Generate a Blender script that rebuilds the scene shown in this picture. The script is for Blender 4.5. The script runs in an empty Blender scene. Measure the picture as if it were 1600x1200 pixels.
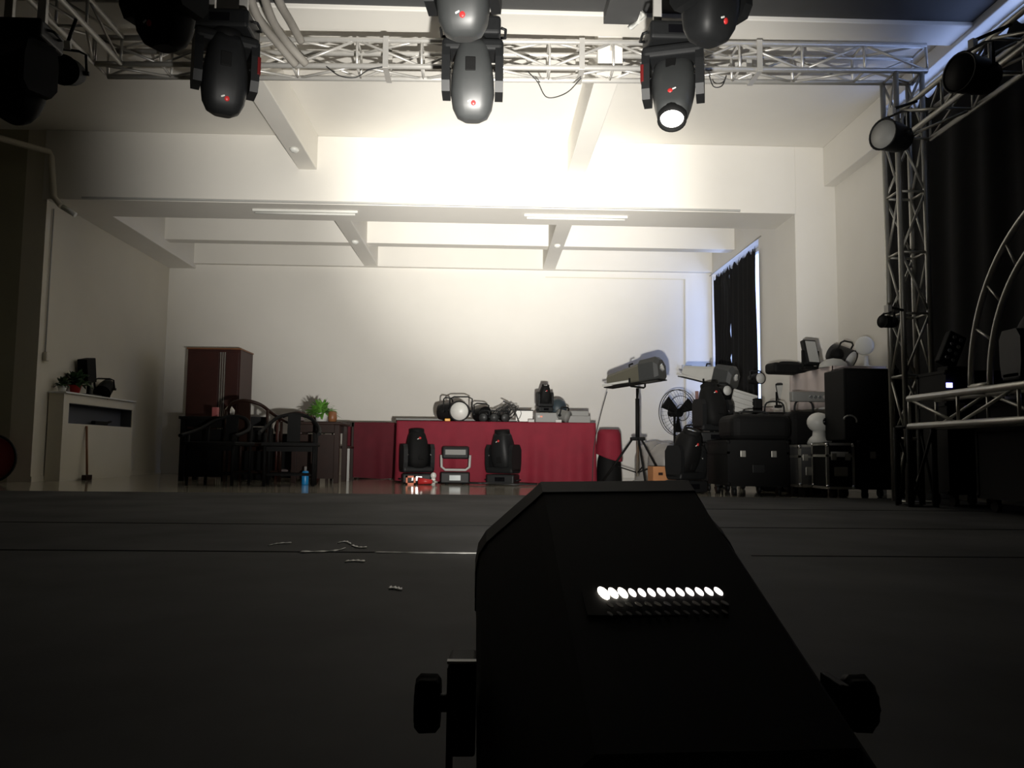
import bpy, bmesh, math, random
from mathutils import Vector, Matrix, Euler
random.seed(7)
PI = math.pi
SC = bpy.context.scene
COL = SC.collection

# ------------------------------------------------------------------ camera
F = 1250.0
HC = 0.39
VPX, VPY = 760.0, 705.0          # vanishing point of the room's depth direction
ROLL = math.radians(0.75)
def _n(v): return v.normalized()
ey = _n(Vector((VPX-800, 600-VPY, -F)))
ez = Vector((math.sin(ROLL), math.cos(ROLL), 0))
ez = _n(ez - ey*ez.dot(ey))
ex = ey.cross(ez)
RM = Matrix((ex, ey, ez))         # camera -> world
cam_d = bpy.data.cameras.new('camera'); cam = bpy.data.objects.new('camera', cam_d); COL.objects.link(cam)
cam.matrix_world = Matrix.Translation((0, 0, HC)) @ RM.to_4x4()
cam_d.sensor_width = 36; cam_d.lens = F/1600*36; cam_d.clip_start = 0.02; cam_d.clip_end = 100
SC.camera = cam
def ray(px, py): return RM @ Vector((px-800, 600-py, -F))
def W(px, py, D):
    r = ray(px, py); return Vector((0, 0, HC)) + r*(D/r.y)
def X(px, D, py=650): return W(px, py, D).x
def Z(py, px, D): return W(px, py, D).z

# ------------------------------------------------------------------ light, sky, exposure
SC.view_settings.view_transform = 'Standard'; SC.view_settings.look = 'None'
SC.view_settings.gamma = 1; SC.view_settings.use_curve_mapping = False
SC.view_settings.exposure = 0.0
wd = bpy.data.worlds.new('sky'); SC.world = wd; wd.use_nodes = True
bg = wd.node_tree.nodes['Background']
bg.inputs[0].default_value = (0.42, 0.55, 1.0, 1); bg.inputs[1].default_value = 4.0
# the big lamp in the foreground fixture throws its beam at the ceiling beam
AX = _n(ray(745, 250))
RX = _n(Vector((AX.y, -AX.x, 0))); NZ = RX.cross(AX)
P0 = Vector((0.159, 1.10, 0.350))
def fx(l, s, h): return P0 + AX*l + RX*s + NZ*h
lamp = bpy.data.lights.new('beam_lamp', 'SPOT'); lamp.energy = 2700; lamp.color = (1.0, 0.965, 0.90)
lamp.spot_size = math.radians(64); lamp.spot_blend = 0.92; lamp.shadow_soft_size = 0.035
lo = bpy.data.objects.new('beam_lamp', lamp); COL.objects.link(lo)
lo.matrix_world = Matrix.Translation(fx(0.05, 0, -0.09)) @ (-_n(ray(790, 262))).to_track_quat('Z', 'Y').to_matrix().to_4x4()
core = lamp.copy(); core.energy = 4000; core.spot_size = math.radians(33); core.spot_blend = 1.0
lc = bpy.data.objects.new('beam_lamp_core', core); COL.objects.link(lc); lc.matrix_world = lo.matrix_world.copy()
# daylight entering over the curtain tops
def day(name, loc, to, sx, sy, e):
    l = bpy.data.lights.new(name, 'AREA'); l.shape = 'RECTANGLE'; l.size = sx; l.size_y = sy
    l.energy = e; l.color = (0.55, 0.66, 1.0)
    o = bpy.data.objects.new(name, l); COL.objects.link(o)
    o.matrix_world = Matrix.Translation(loc) @ (Vector(loc)-Vector(to)).to_track_quat('Z', 'X').to_matrix().to_4x4()
day('window_daylight', (3.88, 5.4, 3.73), (2.0, 7.2, 3.87), 0.05, 2.4, 1.2)
day('window_daylight', (3.52, 11.2, 3.14), (2.2, 11.2, 2.7), 0.05, 2.0, 3)

# ------------------------------------------------------------------ materials
MATS = {}
def mat(name, col, rough=0.6, metal=0.0, noise=0.0, scale=8.0, emit=None, es=0, bump=0.0, trans=0, alpha=None, coat=0, spec=0.5):
    m = bpy.data.materials.new(name); m.use_nodes = True; nt = m.node_tree
    b = nt.nodes['Principled BSDF']
    b.inputs['Base Color'].default_value = (*col, 1); b.inputs['Roughness'].default_value = rough
    b.inputs['Metallic'].default_value = metal; b.inputs['Specular IOR Level'].default_value = spec
    if coat: b.inputs['Coat Weight'].default_value = coat; b.inputs['Coat Roughness'].default_value = 0.1
    if trans: b.inputs['Transmission Weight'].default_value = trans; b.inputs['IOR'].default_value = 1.1
    if alpha is not None: b.inputs['Alpha'].default_value = alpha
    if emit: b.inputs['Emission Color'].default_value = (*emit, 1); b.inputs['Emission Strength'].default_value = es
    tc = nt.nodes.new('ShaderNodeTexCoord')
    nz = nt.nodes.new('ShaderNodeTexNoise'); nz.inputs['Scale'].default_value = scale; nz.inputs['Detail'].default_value = 5
    nt.links.new(tc.outputs['Object'], nz.inputs['Vector'])
    if noise:
        mx = nt.nodes.new('ShaderNodeMix'); mx.data_type = 'RGBA'
        mx.inputs['A'].default_value = (*[c*(1-noise) for c in col], 1)
        mx.inputs['B'].default_value = (*[min(1, c*(1+noise)) for c in col], 1)
        nt.links.new(nz.outputs['Fac'], mx.inputs['Factor']); nt.links.new(mx.outputs['Result'], b.inputs['Base Color'])
    if bump:
        bp = nt.nodes.new('ShaderNodeBump'); bp.inputs['Strength'].default_value = bump; bp.inputs['Distance'].default_value = 0.01
        nt.links.new(nz.outputs['Fac'], bp.inputs['Height']); nt.links.new(bp.outputs['Normal'], b.inputs['Normal'])
    MATS[name] = m; return m
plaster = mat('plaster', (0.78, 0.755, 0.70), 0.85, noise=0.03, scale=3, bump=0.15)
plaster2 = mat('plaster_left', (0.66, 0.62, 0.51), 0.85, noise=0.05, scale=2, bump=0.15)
darkwall = mat('dark_wall_paint', (0.36, 0.34, 0.24), 0.8, noise=0.15, scale=2)
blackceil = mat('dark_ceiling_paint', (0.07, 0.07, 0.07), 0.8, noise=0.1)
black = mat('black_plastic', (0.010, 0.0105, 0.011), 0.5, noise=0.2, scale=30, spec=0.25)
blackm = mat('black_matt', (0.006, 0.006, 0.006), 0.7, noise=0.2, scale=30, spec=0.15)
grey = mat('dark_grey_plastic', (0.034, 0.036, 0.036), 0.45, noise=0.08, scale=30)
midgrey = mat('mid_grey_plastic', (0.20, 0.20, 0.19), 0.5, noise=0.08)
litegrey = mat('light_grey_paint', (0.45, 0.45, 0.43), 0.5, noise=0.06)
white = mat('white_plastic', (0.72, 0.72, 0.68), 0.4, noise=0.04)
alu = mat('aluminium', (0.62, 0.605, 0.57), 0.36, metal=0.45, noise=0.08, scale=20)
steel = mat('painted_steel', (0.42, 0.41, 0.37), 0.4, metal=0.6, noise=0.1, scale=20)
chrome = mat('chrome', (0.8, 0.8, 0.8), 0.15, metal=1.0)
red = mat('red_plastic', (0.55, 0.03, 0.03), 0.4)
orange = mat('orange_plastic', (0.75, 0.16, 0.05), 0.4)
redcloth = mat('red_velvet', (0.20, 0.007, 0.022), 0.8, noise=0.25, scale=6, bump=0.3)
redcloth2 = mat('dark_red_velvet', (0.095, 0.004, 0.012), 0.85, noise=0.25, scale=6, bump=0.3)
blackcloth = mat('black_curtain', (0.012, 0.012, 0.0125), 0.9, noise=0.2, scale=10, spec=0.1)
wood = mat('dark_wood', (0.020, 0.008, 0.005), 0.45, noise=0.35, scale=9, spec=0.25)
woodred = mat('reddish_wood', (0.042, 0.008, 0.005), 0.45, noise=0.3, scale=9)
woodlit = mat('brown_wood', (0.22, 0.09, 0.035), 0.45, noise=0.3, scale=9)
leaf = mat('leaf', (0.10, 0.26, 0.035), 0.5, noise=0.4, scale=25)
leafdk = mat('dark_leaf', (0.03, 0.07, 0.02), 0.5, noise=0.4, scale=25)
blue = mat('blue_bottle', (0.02, 0.32, 0.75), 0.3)
lensg = mat('lens_glass', (0.85, 0.88, 0.9), 0.08, metal=0.85)
glass = mat('window_glass', (0.9, 0.95, 1.0), 0.02, trans=1.0)
cardb = mat('cardboard', (0.45, 0.20, 0.08), 0.8, noise=0.15)
pinkw = mat('pale_cloth', (0.62, 0.54, 0.52), 0.85, noise=0.06, scale=5)
screen = mat('black_screen', (0.004, 0.004, 0.005), 0.12)
bluelcd = mat('blue_display', (0.05, 0.05, 0.4), 0.3, emit=(0.25, 0.25, 1.0), es=6)
litlamp = mat('lit_lamp', (1, 1, 1), 0.4, emit=(1.0, 0.90, 0.86), es=2)
litlampw = mat('lit_lamp_bright', (1, 1, 1), 0.4, emit=(1.0, 0.92, 0.78), es=6)
brightlens = mat('bright_lens', (1, 1, 1), 0.3, emit=(1.0, 0.96, 0.9), es=2.5)
cable = mat('cable_sleeve', (0.30, 0.28, 0.25), 0.7, noise=0.15, scale=15)
blkcable = mat('black_cable', (0.02, 0.02, 0.02), 0.5)
tape = mat('white_tape', (0.55, 0.55, 0.52), 0.35, noise=0.3, scale=40)
amber = mat('amber_plastic', (0.8, 0.38, 0.03), 0.4)
clear = mat('clear_acrylic', (0.40, 0.38, 0.36), 0.25, alpha=0.6)

# glossy floor tiles
tiles = bpy.data.materials.new('polished_floor_tile'); tiles.use_nodes = True
nt = tiles.node_tree; b = nt.nodes['Principled BSDF']
tc = nt.nodes.new('ShaderNodeTexCoord'); br = nt.nodes.new('ShaderNodeTexBrick')
br.offset = 0; br.inputs['Scale'].default_value = 1.0; br.inputs['Brick Width'].default_value = 0.8; br.inputs['Row Height'].default_value = 0.8
br.inputs['Mortar Size'].default_value = 0.004
br.inputs['Color1'].default_value = (0.30, 0.28, 0.22, 1); br.inputs['Color2'].default_value = (0.34, 0.31, 0.25, 1); br.inputs['Mortar'].default_value = (0.10, 0.09, 0.07, 1)
nt.links.new(tc.outputs['Object'], br.inputs['Vector']); nt.links.new(br.outputs['Color'], b.inputs['Base Color'])
b.inputs['Roughness'].default_value = 0.10; b.inputs['Specular IOR Level'].default_value = 0.8
# dark stage vinyl: faint scuffs
vinyl = bpy.data.materials.new('dark_stage_vinyl'); vinyl.use_nodes = True
nt = vinyl.node_tree; b = nt.nodes['Principled BSDF']
tc = nt.nodes.new('ShaderNodeTexCoord'); nz = nt.nodes.new('ShaderNodeTexNoise'); nz.inputs['Scale'].default_value = 1.3; nz.inputs['Detail'].default_value = 8
cr = nt.nodes.new('ShaderNodeValToRGB'); cr.color_ramp.elements[0].color = (0.027, 0.027, 0.027, 1); cr.color_ramp.elements[1].color = (0.070, 0.070, 0.070, 1)
cr.color_ramp.elements[0].position = 0.35; cr.color_ramp.elements[1].position = 0.7
nt.links.new(tc.outputs['Object'], nz.inputs['Vector']); nt.links.new(nz.outputs['Fac'], cr.inputs['Fac']); nt.links.new(cr.outputs['Color'], b.inputs['Base Color'])
b.inputs['Roughness'].default_value = 0.75; b.inputs['Specular IOR Level'].default_value = 0.12

# ------------------------------------------------------------------ mesh builder
class MB:
    def __init__(s): s.bm = bmesh.new()
    def _m(s, verts, M):
        for v in verts: v.co = M @ v.co
    def box(s, size, loc=(0, 0, 0), rot=(0, 0, 0), bev=0.0, seg=2, taper=None):
        r = bmesh.ops.create_cube(s.bm, size=1.0); vs = r['verts']
        for v in vs:
            t = 1.0
            if taper and v.co.z > 0: t = taper
            v.co = Vector((v.co.x*size[0]*t, v.co.y*size[1]*t, v.co.z*size[2]))
        if bev:
            es = list({e for v in vs for e in v.link_edges})
            bw = min(bev, 0.45*min(size))
            q = bmesh.ops.bevel(s.bm, geom=es+vs, offset=bw, segments=seg, affect='EDGES', profile=0.5)
            vs = list({v for f in q['faces'] for v in f.verts} | {v for v in vs if v.is_valid})
        s._m(vs, Matrix.Translation(loc) @ Euler(rot).to_matrix().to_4x4())
        return s
    def bb(s, lo, hi, bev=0.0):
        lo = Vector(lo); hi = Vector(hi)
        return s.box([abs(hi[i]-lo[i]) for i in range(3)], (lo+hi)/2, bev=bev)
    def ring_loft(s, rings, cap=True, smooth=True, closed=False):
        R = [[s.bm.verts.new(p) for p in r] for r in rings]
        n = len(R[0]); pairs = list(zip(R, R[1:])) + ([(R[-1], R[0])] if closed else [])
        for a, b_ in pairs:
            for i in range(n):
                f = s.bm.faces.new((a[i], a[(i+1) % n], b_[(i+1) % n], b_[i])); f.smooth = smooth
        if cap and not closed:
            s.bm.faces.new(list(reversed(R[0]))); s.bm.faces.new(R[-1])
        return s
    def tube(s, pts, r, seg=8, cap=True, closed=False):
        pts = [Vector(p) for p in pts]; rings = []; prev = None; n = len(pts)
        rr = r if isinstance(r, (list, tuple)) else [r]*n
        for i, p in enumerate(pts):
            if closed: t = pts[(i+1) % n]-pts[i-1]
            else: t = pts[min(i+1, n-1)]-pts[max(i-1, 0)]
            t.normalize()
            if prev is None:
                u = t.cross(Vector((0, 0, 1)))
                if u.length < 1e-3: u = t.cross(Vector((1, 0, 0)))
            else: u = prev - t*prev.dot(t)
            u.normalize(); prev = u; w = t.cross(u)
            rings.append([p+(u*math.cos(2*PI*k/seg)+w*math.sin(2*PI*k/seg))*rr[i] for k in range(seg)])
        return s.ring_loft(rings, cap, True, closed)
    def cyl(s, a, b_, r, r2=None, seg=16): return s.tube([a, b_], [r, r if r2 is None else r2], seg)
    def lathe(s, prof, seg=20, M=None, cap=True):
        M = M or Matrix.Identity(4)
        rings = [[M @ Vector((r*math.cos(2*PI*k/seg), r*math.sin(2*PI*k/seg), z)) for k in range(seg)] for r, z in prof]
        return s.ring_loft(rings, cap)
    def ball(s, c, r, sc=(1, 1, 1), seg=14):
        q = bmesh.ops.create_uvsphere(s.bm, u_segments=seg, v_segments=max(6, seg//2+1), radius=r)
        for v in q['verts']:
            v.co = Vector((v.co.x*sc[0], v.co.y*sc[1], v.co.z*sc[2]))+Vector(c)
            for f in v.link_faces: f.smooth = True
        return s
    def prism(s, poly, d, M=None):
        M = M or Matrix.Identity(4)
        return s.ring_loft([[M @ Vector((p[0], p[1], 0)) for p in poly], [M @ Vector((p[0], p[1], d)) for p in poly]], True, False)
    def sheet(s, fn, nu, nv, thick=0.0):
        V = [[s.bm.verts.new(fn(i/nu, j/nv)) for j in range(nv+1)] for i in range(nu+1)]
        for i in range(nu):
            for j in range(nv):
                f = s.bm.faces.new((V[i][j], V[i+1][j], V[i+1][j+1], V[i][j+1])); f.smooth = True
        return s
    def build(s, name, m, parent=None, loc=None, rot=None, solid=0):
        bmesh.ops.recalc_face_normals(s.bm, faces=s.bm.faces[:])
        me = bpy.data.meshes.new(name); s.bm.to_mesh(me); s.bm.free(); me.materials.append(m)
        o = bpy.data.objects.new(name, me); COL.objects.link(o)
        if parent: o.parent = parent
        if loc is not None: o.location = loc
        if rot is not None: o.rotation_euler = rot
        if solid:
            md = o.modifiers.new('thickness', 'SOLIDIFY'); md.thickness = solid; md.offset = 0
        return o
def tag(o, label=None, cat=None, group=None, kind=None):
    if label: o['label'] = label
    if cat: o['category'] = cat
    if group: o['group'] = group
    if kind: o['kind'] = kind
    return o
def thing(name, label, cat, loc=(0, 0, 0), rot=0, group=None):
    o = bpy.data.objects.new(name, None); COL.objects.link(o); o.location = loc
    o.rotation_euler = rot if isinstance(rot, (tuple, list)) else (0, 0, rot)
    o.empty_display_size = 0.1
    return tag(o, label, cat, group)
def dup(root, loc, rot=0, label=None, group=None):
    def rec(o, par):
        c = o.copy(); COL.objects.link(c); c.parent = par
        for ch in list(o.children): rec(ch, c)
        return c
    r = rec(root, None); r.location = loc
    r.rotation_euler = rot if isinstance(rot, (tuple, list)) else (0, 0, rot)
    if label: r['label'] = label
    if group: r['group'] = group
    return r
def struct(name, mb, m, parent=None):
    o = mb.build(name, m, parent)
    if not parent: o['kind'] = 'structure'
    return o

# ------------------------------------------------------------------ the room
XL, XR, XRF, YB = -5.0, 3.55, 4.03, 12.5
ZC = 3.98
STG = 0.02
YS = 6.86
struct('floor', MB().bb((-7, YS, -0.1), (4.3, 12.9, 0)), tiles)
struct('stage_floor', MB().bb((-7, -4.2, -0.1), (4.3, YS, STG)), vinyl)
wb = struct('wall_back', MB().bb((-5.4, YB, 0), (4.2, YB+0.2, ZC)), plaster)
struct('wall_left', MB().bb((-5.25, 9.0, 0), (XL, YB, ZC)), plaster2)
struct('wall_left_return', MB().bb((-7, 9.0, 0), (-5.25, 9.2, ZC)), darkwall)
struct('wall_left_front', MB().bb((-7.2, -4.2, 0), (-7, 9.2, ZC)), darkwall)
struct('wall_front', MB().bb((-7.2, -4.4, 0), (4.3, -4.2, ZC)), darkwall)
# right wall of the back bay with a window opening
w1 = (10.25, 12.42, 0.95, 3.23)
m_ = MB(); m_.bb((XR, 9.0, 0), (XRF+0.2, w1[0], ZC)); m_.bb((XR, w1[1], 0), (XRF+0.2, YB, ZC))
m_.bb((XR, w1[0], 0), (XR+0.24, w1[1], w1[2])); m_.bb((XR, w1[0], w1[3]), (XR+0.24, w1[1], ZC))
struct('wall_right', m_, plaster)
w2 = (3.9, 7.5, 1.0, 3.80)
m_ = MB(); m_.bb((XRF, -4.2, 0), (XRF+0.24, w2[0], ZC)); m_.bb((XRF, w2[1], 0), (XRF+0.24, 9.0, ZC))
m_.bb((XRF, w2[0], 0), (XRF+0.24, w2[1], w2[2])); m_.bb((XRF, w2[0], w2[3]), (XRF+0.24, w2[1], ZC))
struct('wall_right_front', m_, plaster)
for n, (xx, w) in enumerate(((XR+0.16, w1), (XRF+0.16, w2))):
    fr = MB(); t = 0.05
    fr.bb((xx, w[0], w[2]), (xx+0.05, w[0]+t, w[3])); fr.bb((xx, w[1]-t, w[2]), (xx+0.05, w[1], w[3]))
    fr.bb((xx, w[0], w[2]), (xx+0.05, w[1], w[2]+t)); fr.bb((xx, w[0], w[3]-t), (xx+0.05, w[1], w[3]))
    mid = (w[0]+w[1])/2; fr.bb((xx, mid-t/2, w[2]), (xx+0.05, mid+t/2, w[3]))
    o = struct('window_%d' % (n+1), fr, white)
    MB().bb((xx+0.02, w[0], w[2]), (xx+0.026, w[1], w[3])).build('window_pane', glass, o)
struct('ceiling', MB().bb((-7, 6.0, ZC), (4.3, YB+0.2, ZC+0.2)), plaster)
struct('ceiling_front', MB().bb((-7, -4.4, 3.90), (4.3, 6.1, ZC+0.2)), blackceil)
# concrete beams
def beam(lo, hi): return struct('ceiling_beam', MB().bb(lo, hi, bev=0.008), plaster)
beam((-5.05, 8.985, 3.175), (XR+0.012, 9.64, ZC))      # main cross beam
beam((-7, 6.1, 3.865), (4.03, 6.42, ZC))               # shallow cross beam above the truss
beam((XL, 11.25, 3.33), (XR, 11.45, ZC))               # thin cross beam of the back bay
beam((XL, 12.40, 3.26), (XR, 12.5, ZC))                # strip at the back wall
beam((XL, 9.64, 3.195), (-4.59, 12.5, ZC))             # along the left wall
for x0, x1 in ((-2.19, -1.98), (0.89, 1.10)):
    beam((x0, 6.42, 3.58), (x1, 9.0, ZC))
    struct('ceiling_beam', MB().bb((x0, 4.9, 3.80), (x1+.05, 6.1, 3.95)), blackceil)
for x0, x1 in ((-1.95, -1.74), (0.85, 1.05)): beam((x0, 9.64, 3.26), (x1, 12.40, ZC))
beam((3.90, 7.6, 3.51), (4.05, 9.0, ZC))
beam((3.90, -4.2, 3.83), (4.05, 7.6, ZC))
# mouldings and conduits
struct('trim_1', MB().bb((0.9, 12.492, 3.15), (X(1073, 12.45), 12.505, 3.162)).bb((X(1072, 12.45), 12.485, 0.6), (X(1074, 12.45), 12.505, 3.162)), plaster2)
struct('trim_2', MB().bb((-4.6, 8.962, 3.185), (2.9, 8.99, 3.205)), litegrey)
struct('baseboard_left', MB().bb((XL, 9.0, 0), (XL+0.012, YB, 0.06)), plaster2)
cd = thing('wall_conduit', 'thin grey cable conduit dropping down the left wall to a switch box', 'conduit', (XL+0.015, 9.12, 0))
MB().tube([(0, 0, 3.1), (0, 0, 1.45)], 0.008, 8).build('pipe', litegrey, cd)
MB().box((0.05, 0.07, 0.10), (0.012, 0, 1.40), bev=0.01).build('switch_box', plaster2, cd)
pp = [W(-60, 195, 8.3), W(0, 216, 8.6), W(78, 238, 8.93), W(80, 245, 8.95), W(84, 308, 8.95), W(96, 322, 8.93)]
tag(MB().tube(pp, 0.035, 10).build('ceiling_pipe', plaster2), 'beige pipe bending down the corner of the left column', 'pipe')
tag(MB().tube([W(96, 324, 8.93)+Vector((.02,-.02,0)), W(118, 336, 8.93)], 0.03, 10).build('pipe_elbow', white), 'short pale pipe end at the foot of the beige corner pipe', 'pipe')

# fluorescent battens under the main beam
def batten(x, label):
    t = thing('fluorescent_batten', label, 'light', (x, 9.22, 3.175), 0, 'battens under the main beam')
    MB().box((1.22, 0.05, 0.028), (0, 0, -0.014), bev=0.004).build('housing', white, t)
    MB().cyl((-0.58, 0, -0.042), (0.58, 0, -0.042), 0.013, seg=10).build('tube', white, t)
    return t
bt = batten(-2.15, 'unlit white fluorescent batten, left one under the main beam')
dup(bt, (1.02, 9.22, 3.175), 0, 'unlit white fluorescent batten, right one under the main beam')
# socket plate on the back wall and smoke detectors
tag(MB().box((0.16, 0.012, 0.16), (W(1073, 578, 12.45)), bev=0.004).build('socket_plate', litegrey), 'pale socket plate on the back wall above the fan', 'socket')
tag(MB().box((0.05, 0.02, 0.20), W(1089, 621, 12.45)).build('wall_switch_box', woodlit), 'narrow brown box fixed low on the back wall right of the fan', 'box')
for lab, (x, y, z) in (('round white detector under the left ceiling beam of the front bay', (-2.085, 8.35, 3.58)),
                      ('round white detector under the left ceiling beam of the back bay', (-1.85, 10.9, 3.26)),
                      ('round white detector under the right ceiling beam of the back bay', (0.95, 10.9, 3.26))):
    tag(MB().lathe([(0.0, 0), (0.05, 0), (0.05, -0.02), (0.03, -0.04), (0.0, -0.045)], 14, cap=False).build('smoke_detector', white, loc=(x, y, z)), lab, 'detector')

# ------------------------------------------------------------------ curtains over the windows
def curtain_panel(root, y0, y1, z0, z1, x, amp, scal=0.03, nf=6, slits=(), side=0, seed=0):
    def fn(u, v):
        z = z0+(z1-z0)*v
        g = sum(a*math.exp(-((z-zc)/w)**2) for zc, w, a in slits)
        ya, yb = (y0+g, y1) if side < 0 else ((y0, y1-g) if side > 0 else (y0, y1))
        y = ya+(yb-ya)*u + 0.02*math.sin(z*2.1+seed)*(1-v)
        ph = u*nf*2*PI + 1.3*math.sin(u*5+seed) + 0.5*(1-v)*math.sin(u*9+seed)
        xx = x + amp*(math.sin(ph)*0.6+0.4*math.sin(ph*0.37+seed)) + 0.01*math.sin(u*31+v*5)
        z -= scal*abs(math.sin(u*nf*PI*1.5))*(v**8)
        return Vector((xx, y, z))
    return MB().sheet(fn, nf*16, 40).build('panel', blackcloth, root, solid=0.004)
c1 = thing('window_curtain', 'black curtain over the far right window, daylight along its top', 'curtain')
curtain_panel(c1, 10.20, 11.28, 0.60, 3.11, XR-0.06, 0.018, 0.07)
curtain_panel(c1, 11.26, 12.06, 0.55, 3.11, XR-0.075, 0.018, 0.07, slits=((2.15, .10, .06), (1.75, .06, .10), (1.55, .05, .07), (1.38, .05, .08), (2.95, .04, .08)), side=-1, seed=2)
MB().cyl((XR-0.05, 10.02, 3.19), (XR-0.05, 12.38, 3.19), 0.008).build('curtain_rod', steel, c1)
c2 = thing('window_curtain', 'black curtain over the near right window behind the truss tower and arch', 'curtain')
curtain_panel(c2, 3.6, 5.40, 0.10, 3.695, XRF-0.11, 0.022, 0.13, 5, seed=4)
curtain_panel(c2, 5.38, 7.62, 0.10, 3.695, XRF-0.125, 0.022, 0.13, 6, seed=1)
MB().cyl((XRF-0.07, 3.5, 3.76), (XRF-0.07, 7.6, 3.76), 0.008).build('curtain_rod', steel, c2)

# ------------------------------------------------------------------ box trusses
def truss(label, a, b_, w=0.22, r=0.022, rb=0.011, m=alu, pitch=0.44, loc=None, flat=False, up=(0, 0, 1), group=None, name='truss', joints=()):
    """a -> b is the axis of the box; four chords and a zigzag on each face"""
    a = Vector(a); b_ = Vector(b_); L = (b_-a).length; t = (b_-a).normalized()
    u = Vector(up); u = (u-t*u.dot(t)).normalized(); s_ = t.cross(u)
    root = thing(name, label, 'truss', a, 0, group)
    h = w/2
    cs = [(h, h), (h, -h), (-h, -h), (-h, h)]
    for p, q in cs:
        MB().cyl(s_*p+u*q, t*L+s_*p+u*q, r, seg=10).build('chord', m, root)
    n = max(1, round(L/(pitch*1.3))); cache = {}
    for k in range(4):
        c0, c1_ = cs[k], cs[(k+1) % 4]
        o0 = s_*c0[0]+u*c0[1]; o1 = s_*c1_[0]+u*c1_[1]
        for i in range(n+1):
            p = t*(L*i/n)
            if True:
                if ('r', k) not in cache:
                    cache[('r', k)] = MB().cyl(o0, o1, rb, seg=6).build('rung', m, root)
                    cache[('r', k)].location = p
                else:
                    c = cache[('r', k)].copy(); COL.objects.link(c); c.parent = root; c.location = p
            if i < n:
                key = ('d', k, i % 2)
                q0, q1 = (o0, o1) if i % 2 == 0 else (o1, o0)
                if key not in cache:
                    cache[key] = MB().cyl(q0, q1+t*(L/n), rb, seg=6).build('brace', m, root); cache[key].location = p
                else:
                    c = cache[key].copy(); COL.objects.link(c); c.parent = root; c.location = p
    for q in joints:
        fr = MB(); hh = h+0.022; zq = t.z*q
        for z0 in (-1, 1):
            fr.box((0.045, 0.008, 2*hh), (q, z0*hh, zq)); fr.box((0.045, 2*hh, 0.008), (q, 0, z0*hh+zq))
        fr.build('joint_frame', m, root)
    return root
TZ = 3.52
truss('long silver box truss spanning the room above the main wall', (-3.19, 6.41, 3.572), (3.62, 6.41, 3.69), pitch=0.41, joints=(2.33, 3.93, 5.4))
truss('dim box truss running from the left end of the cross truss toward the front', (-3.085, 6.28, 3.575), (-3.085, 2.4, 3.575), pitch=0.43)
truss('upright truss tower standing on the floor at the right', (3.465, 6.41, STG), (3.465, 6.41, 3.565), up=(1, 0, 0), m=steel, pitch=0.40)
truss('dark box truss running from the right tower toward the front', (3.50, 6.27, 3.105), (3.50, 3.4, 3.105), w=.235, m=steel, pitch=0.45)
truss('low pale box truss lying level in front of the black curtain under the arch', (3.16, 5.70, 0.70), (3.16, 3.3, 0.70), w=0.20, m=steel, pitch=0.42, r=0.024)
truss('upright truss post standing on the stage at the left front corner', (-3.085, 2.27, STG), (-3.085, 2.27, 3.685), m=steel, up=(1, 0, 0))
truss('upright truss post standing under the outer end of the low pale truss', (3.16, 5.82, STG), (3.16, 5.82, 0.60), w=0.18, m=blackm, up=(1, 0, 0))
truss('upright truss post standing under the near end of the low pale truss', (3.16, 3.4, STG), (3.16, 3.4, 0.575), w=0.18, m=blackm, up=(1, 0, 0))
truss('upright truss post holding the near end of the right side truss', (3.50, 3.26, STG), (3.50, 3.26, 3.22), m=steel, up=(1, 0, 0))
HZ = 3.62
for yy, lab in ((4.8, 'overhead cross truss carrying the far row of moving heads'), (3.9, 'overhead cross truss carrying the near row of moving heads')):
    truss(lab, (-3.0, yy, HZ), (3.4, yy, HZ), pitch=0.43)
    for x in (-2.6, 2.8):
        tag(MB().cyl((x, yy, HZ+0.10), (x, yy, 3.905), 0.012).build('hanging_rod', steel),
            'steel rod hanging the %s cross truss from the dark ceiling, %s end' % ('far' if yy > 4.5 else 'near', 'left' if x < 0 else 'right'), 'rod')
# arch of curved tubes on the low truss
ar = thing('arch_frame', 'curved tube arch standing on the low pale truss at the right edge', 'arch', (3.09, 3.9, 0.82))
def arc(R, x): return [(x, R*math.cos(t), R*math.sin(t)) for t in [PI*i/40 for i in range(41)]]
for xx in (0.0,):
    for R in (1.10, 0.905):
        MB().tube(arc(R, xx), 0.018, 10).build('arch_tube', steel, ar)
for i in range(1, 12):
    t = PI*i/12+0.05
    MB().cyl((0, 0.905*math.cos(t), 0.905*math.sin(t)), (0, 1.1*math.cos(t+.04), 1.1*math.sin(t+.04)), 0.009, seg=6).build('rung', steel, ar)
for s_ in (-1, 1): MB().cyl((0, s_*0.90, 0.012), (0, s_*1.11, 0.012), 0.018, seg=8).build('foot_bar', steel, ar)

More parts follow.
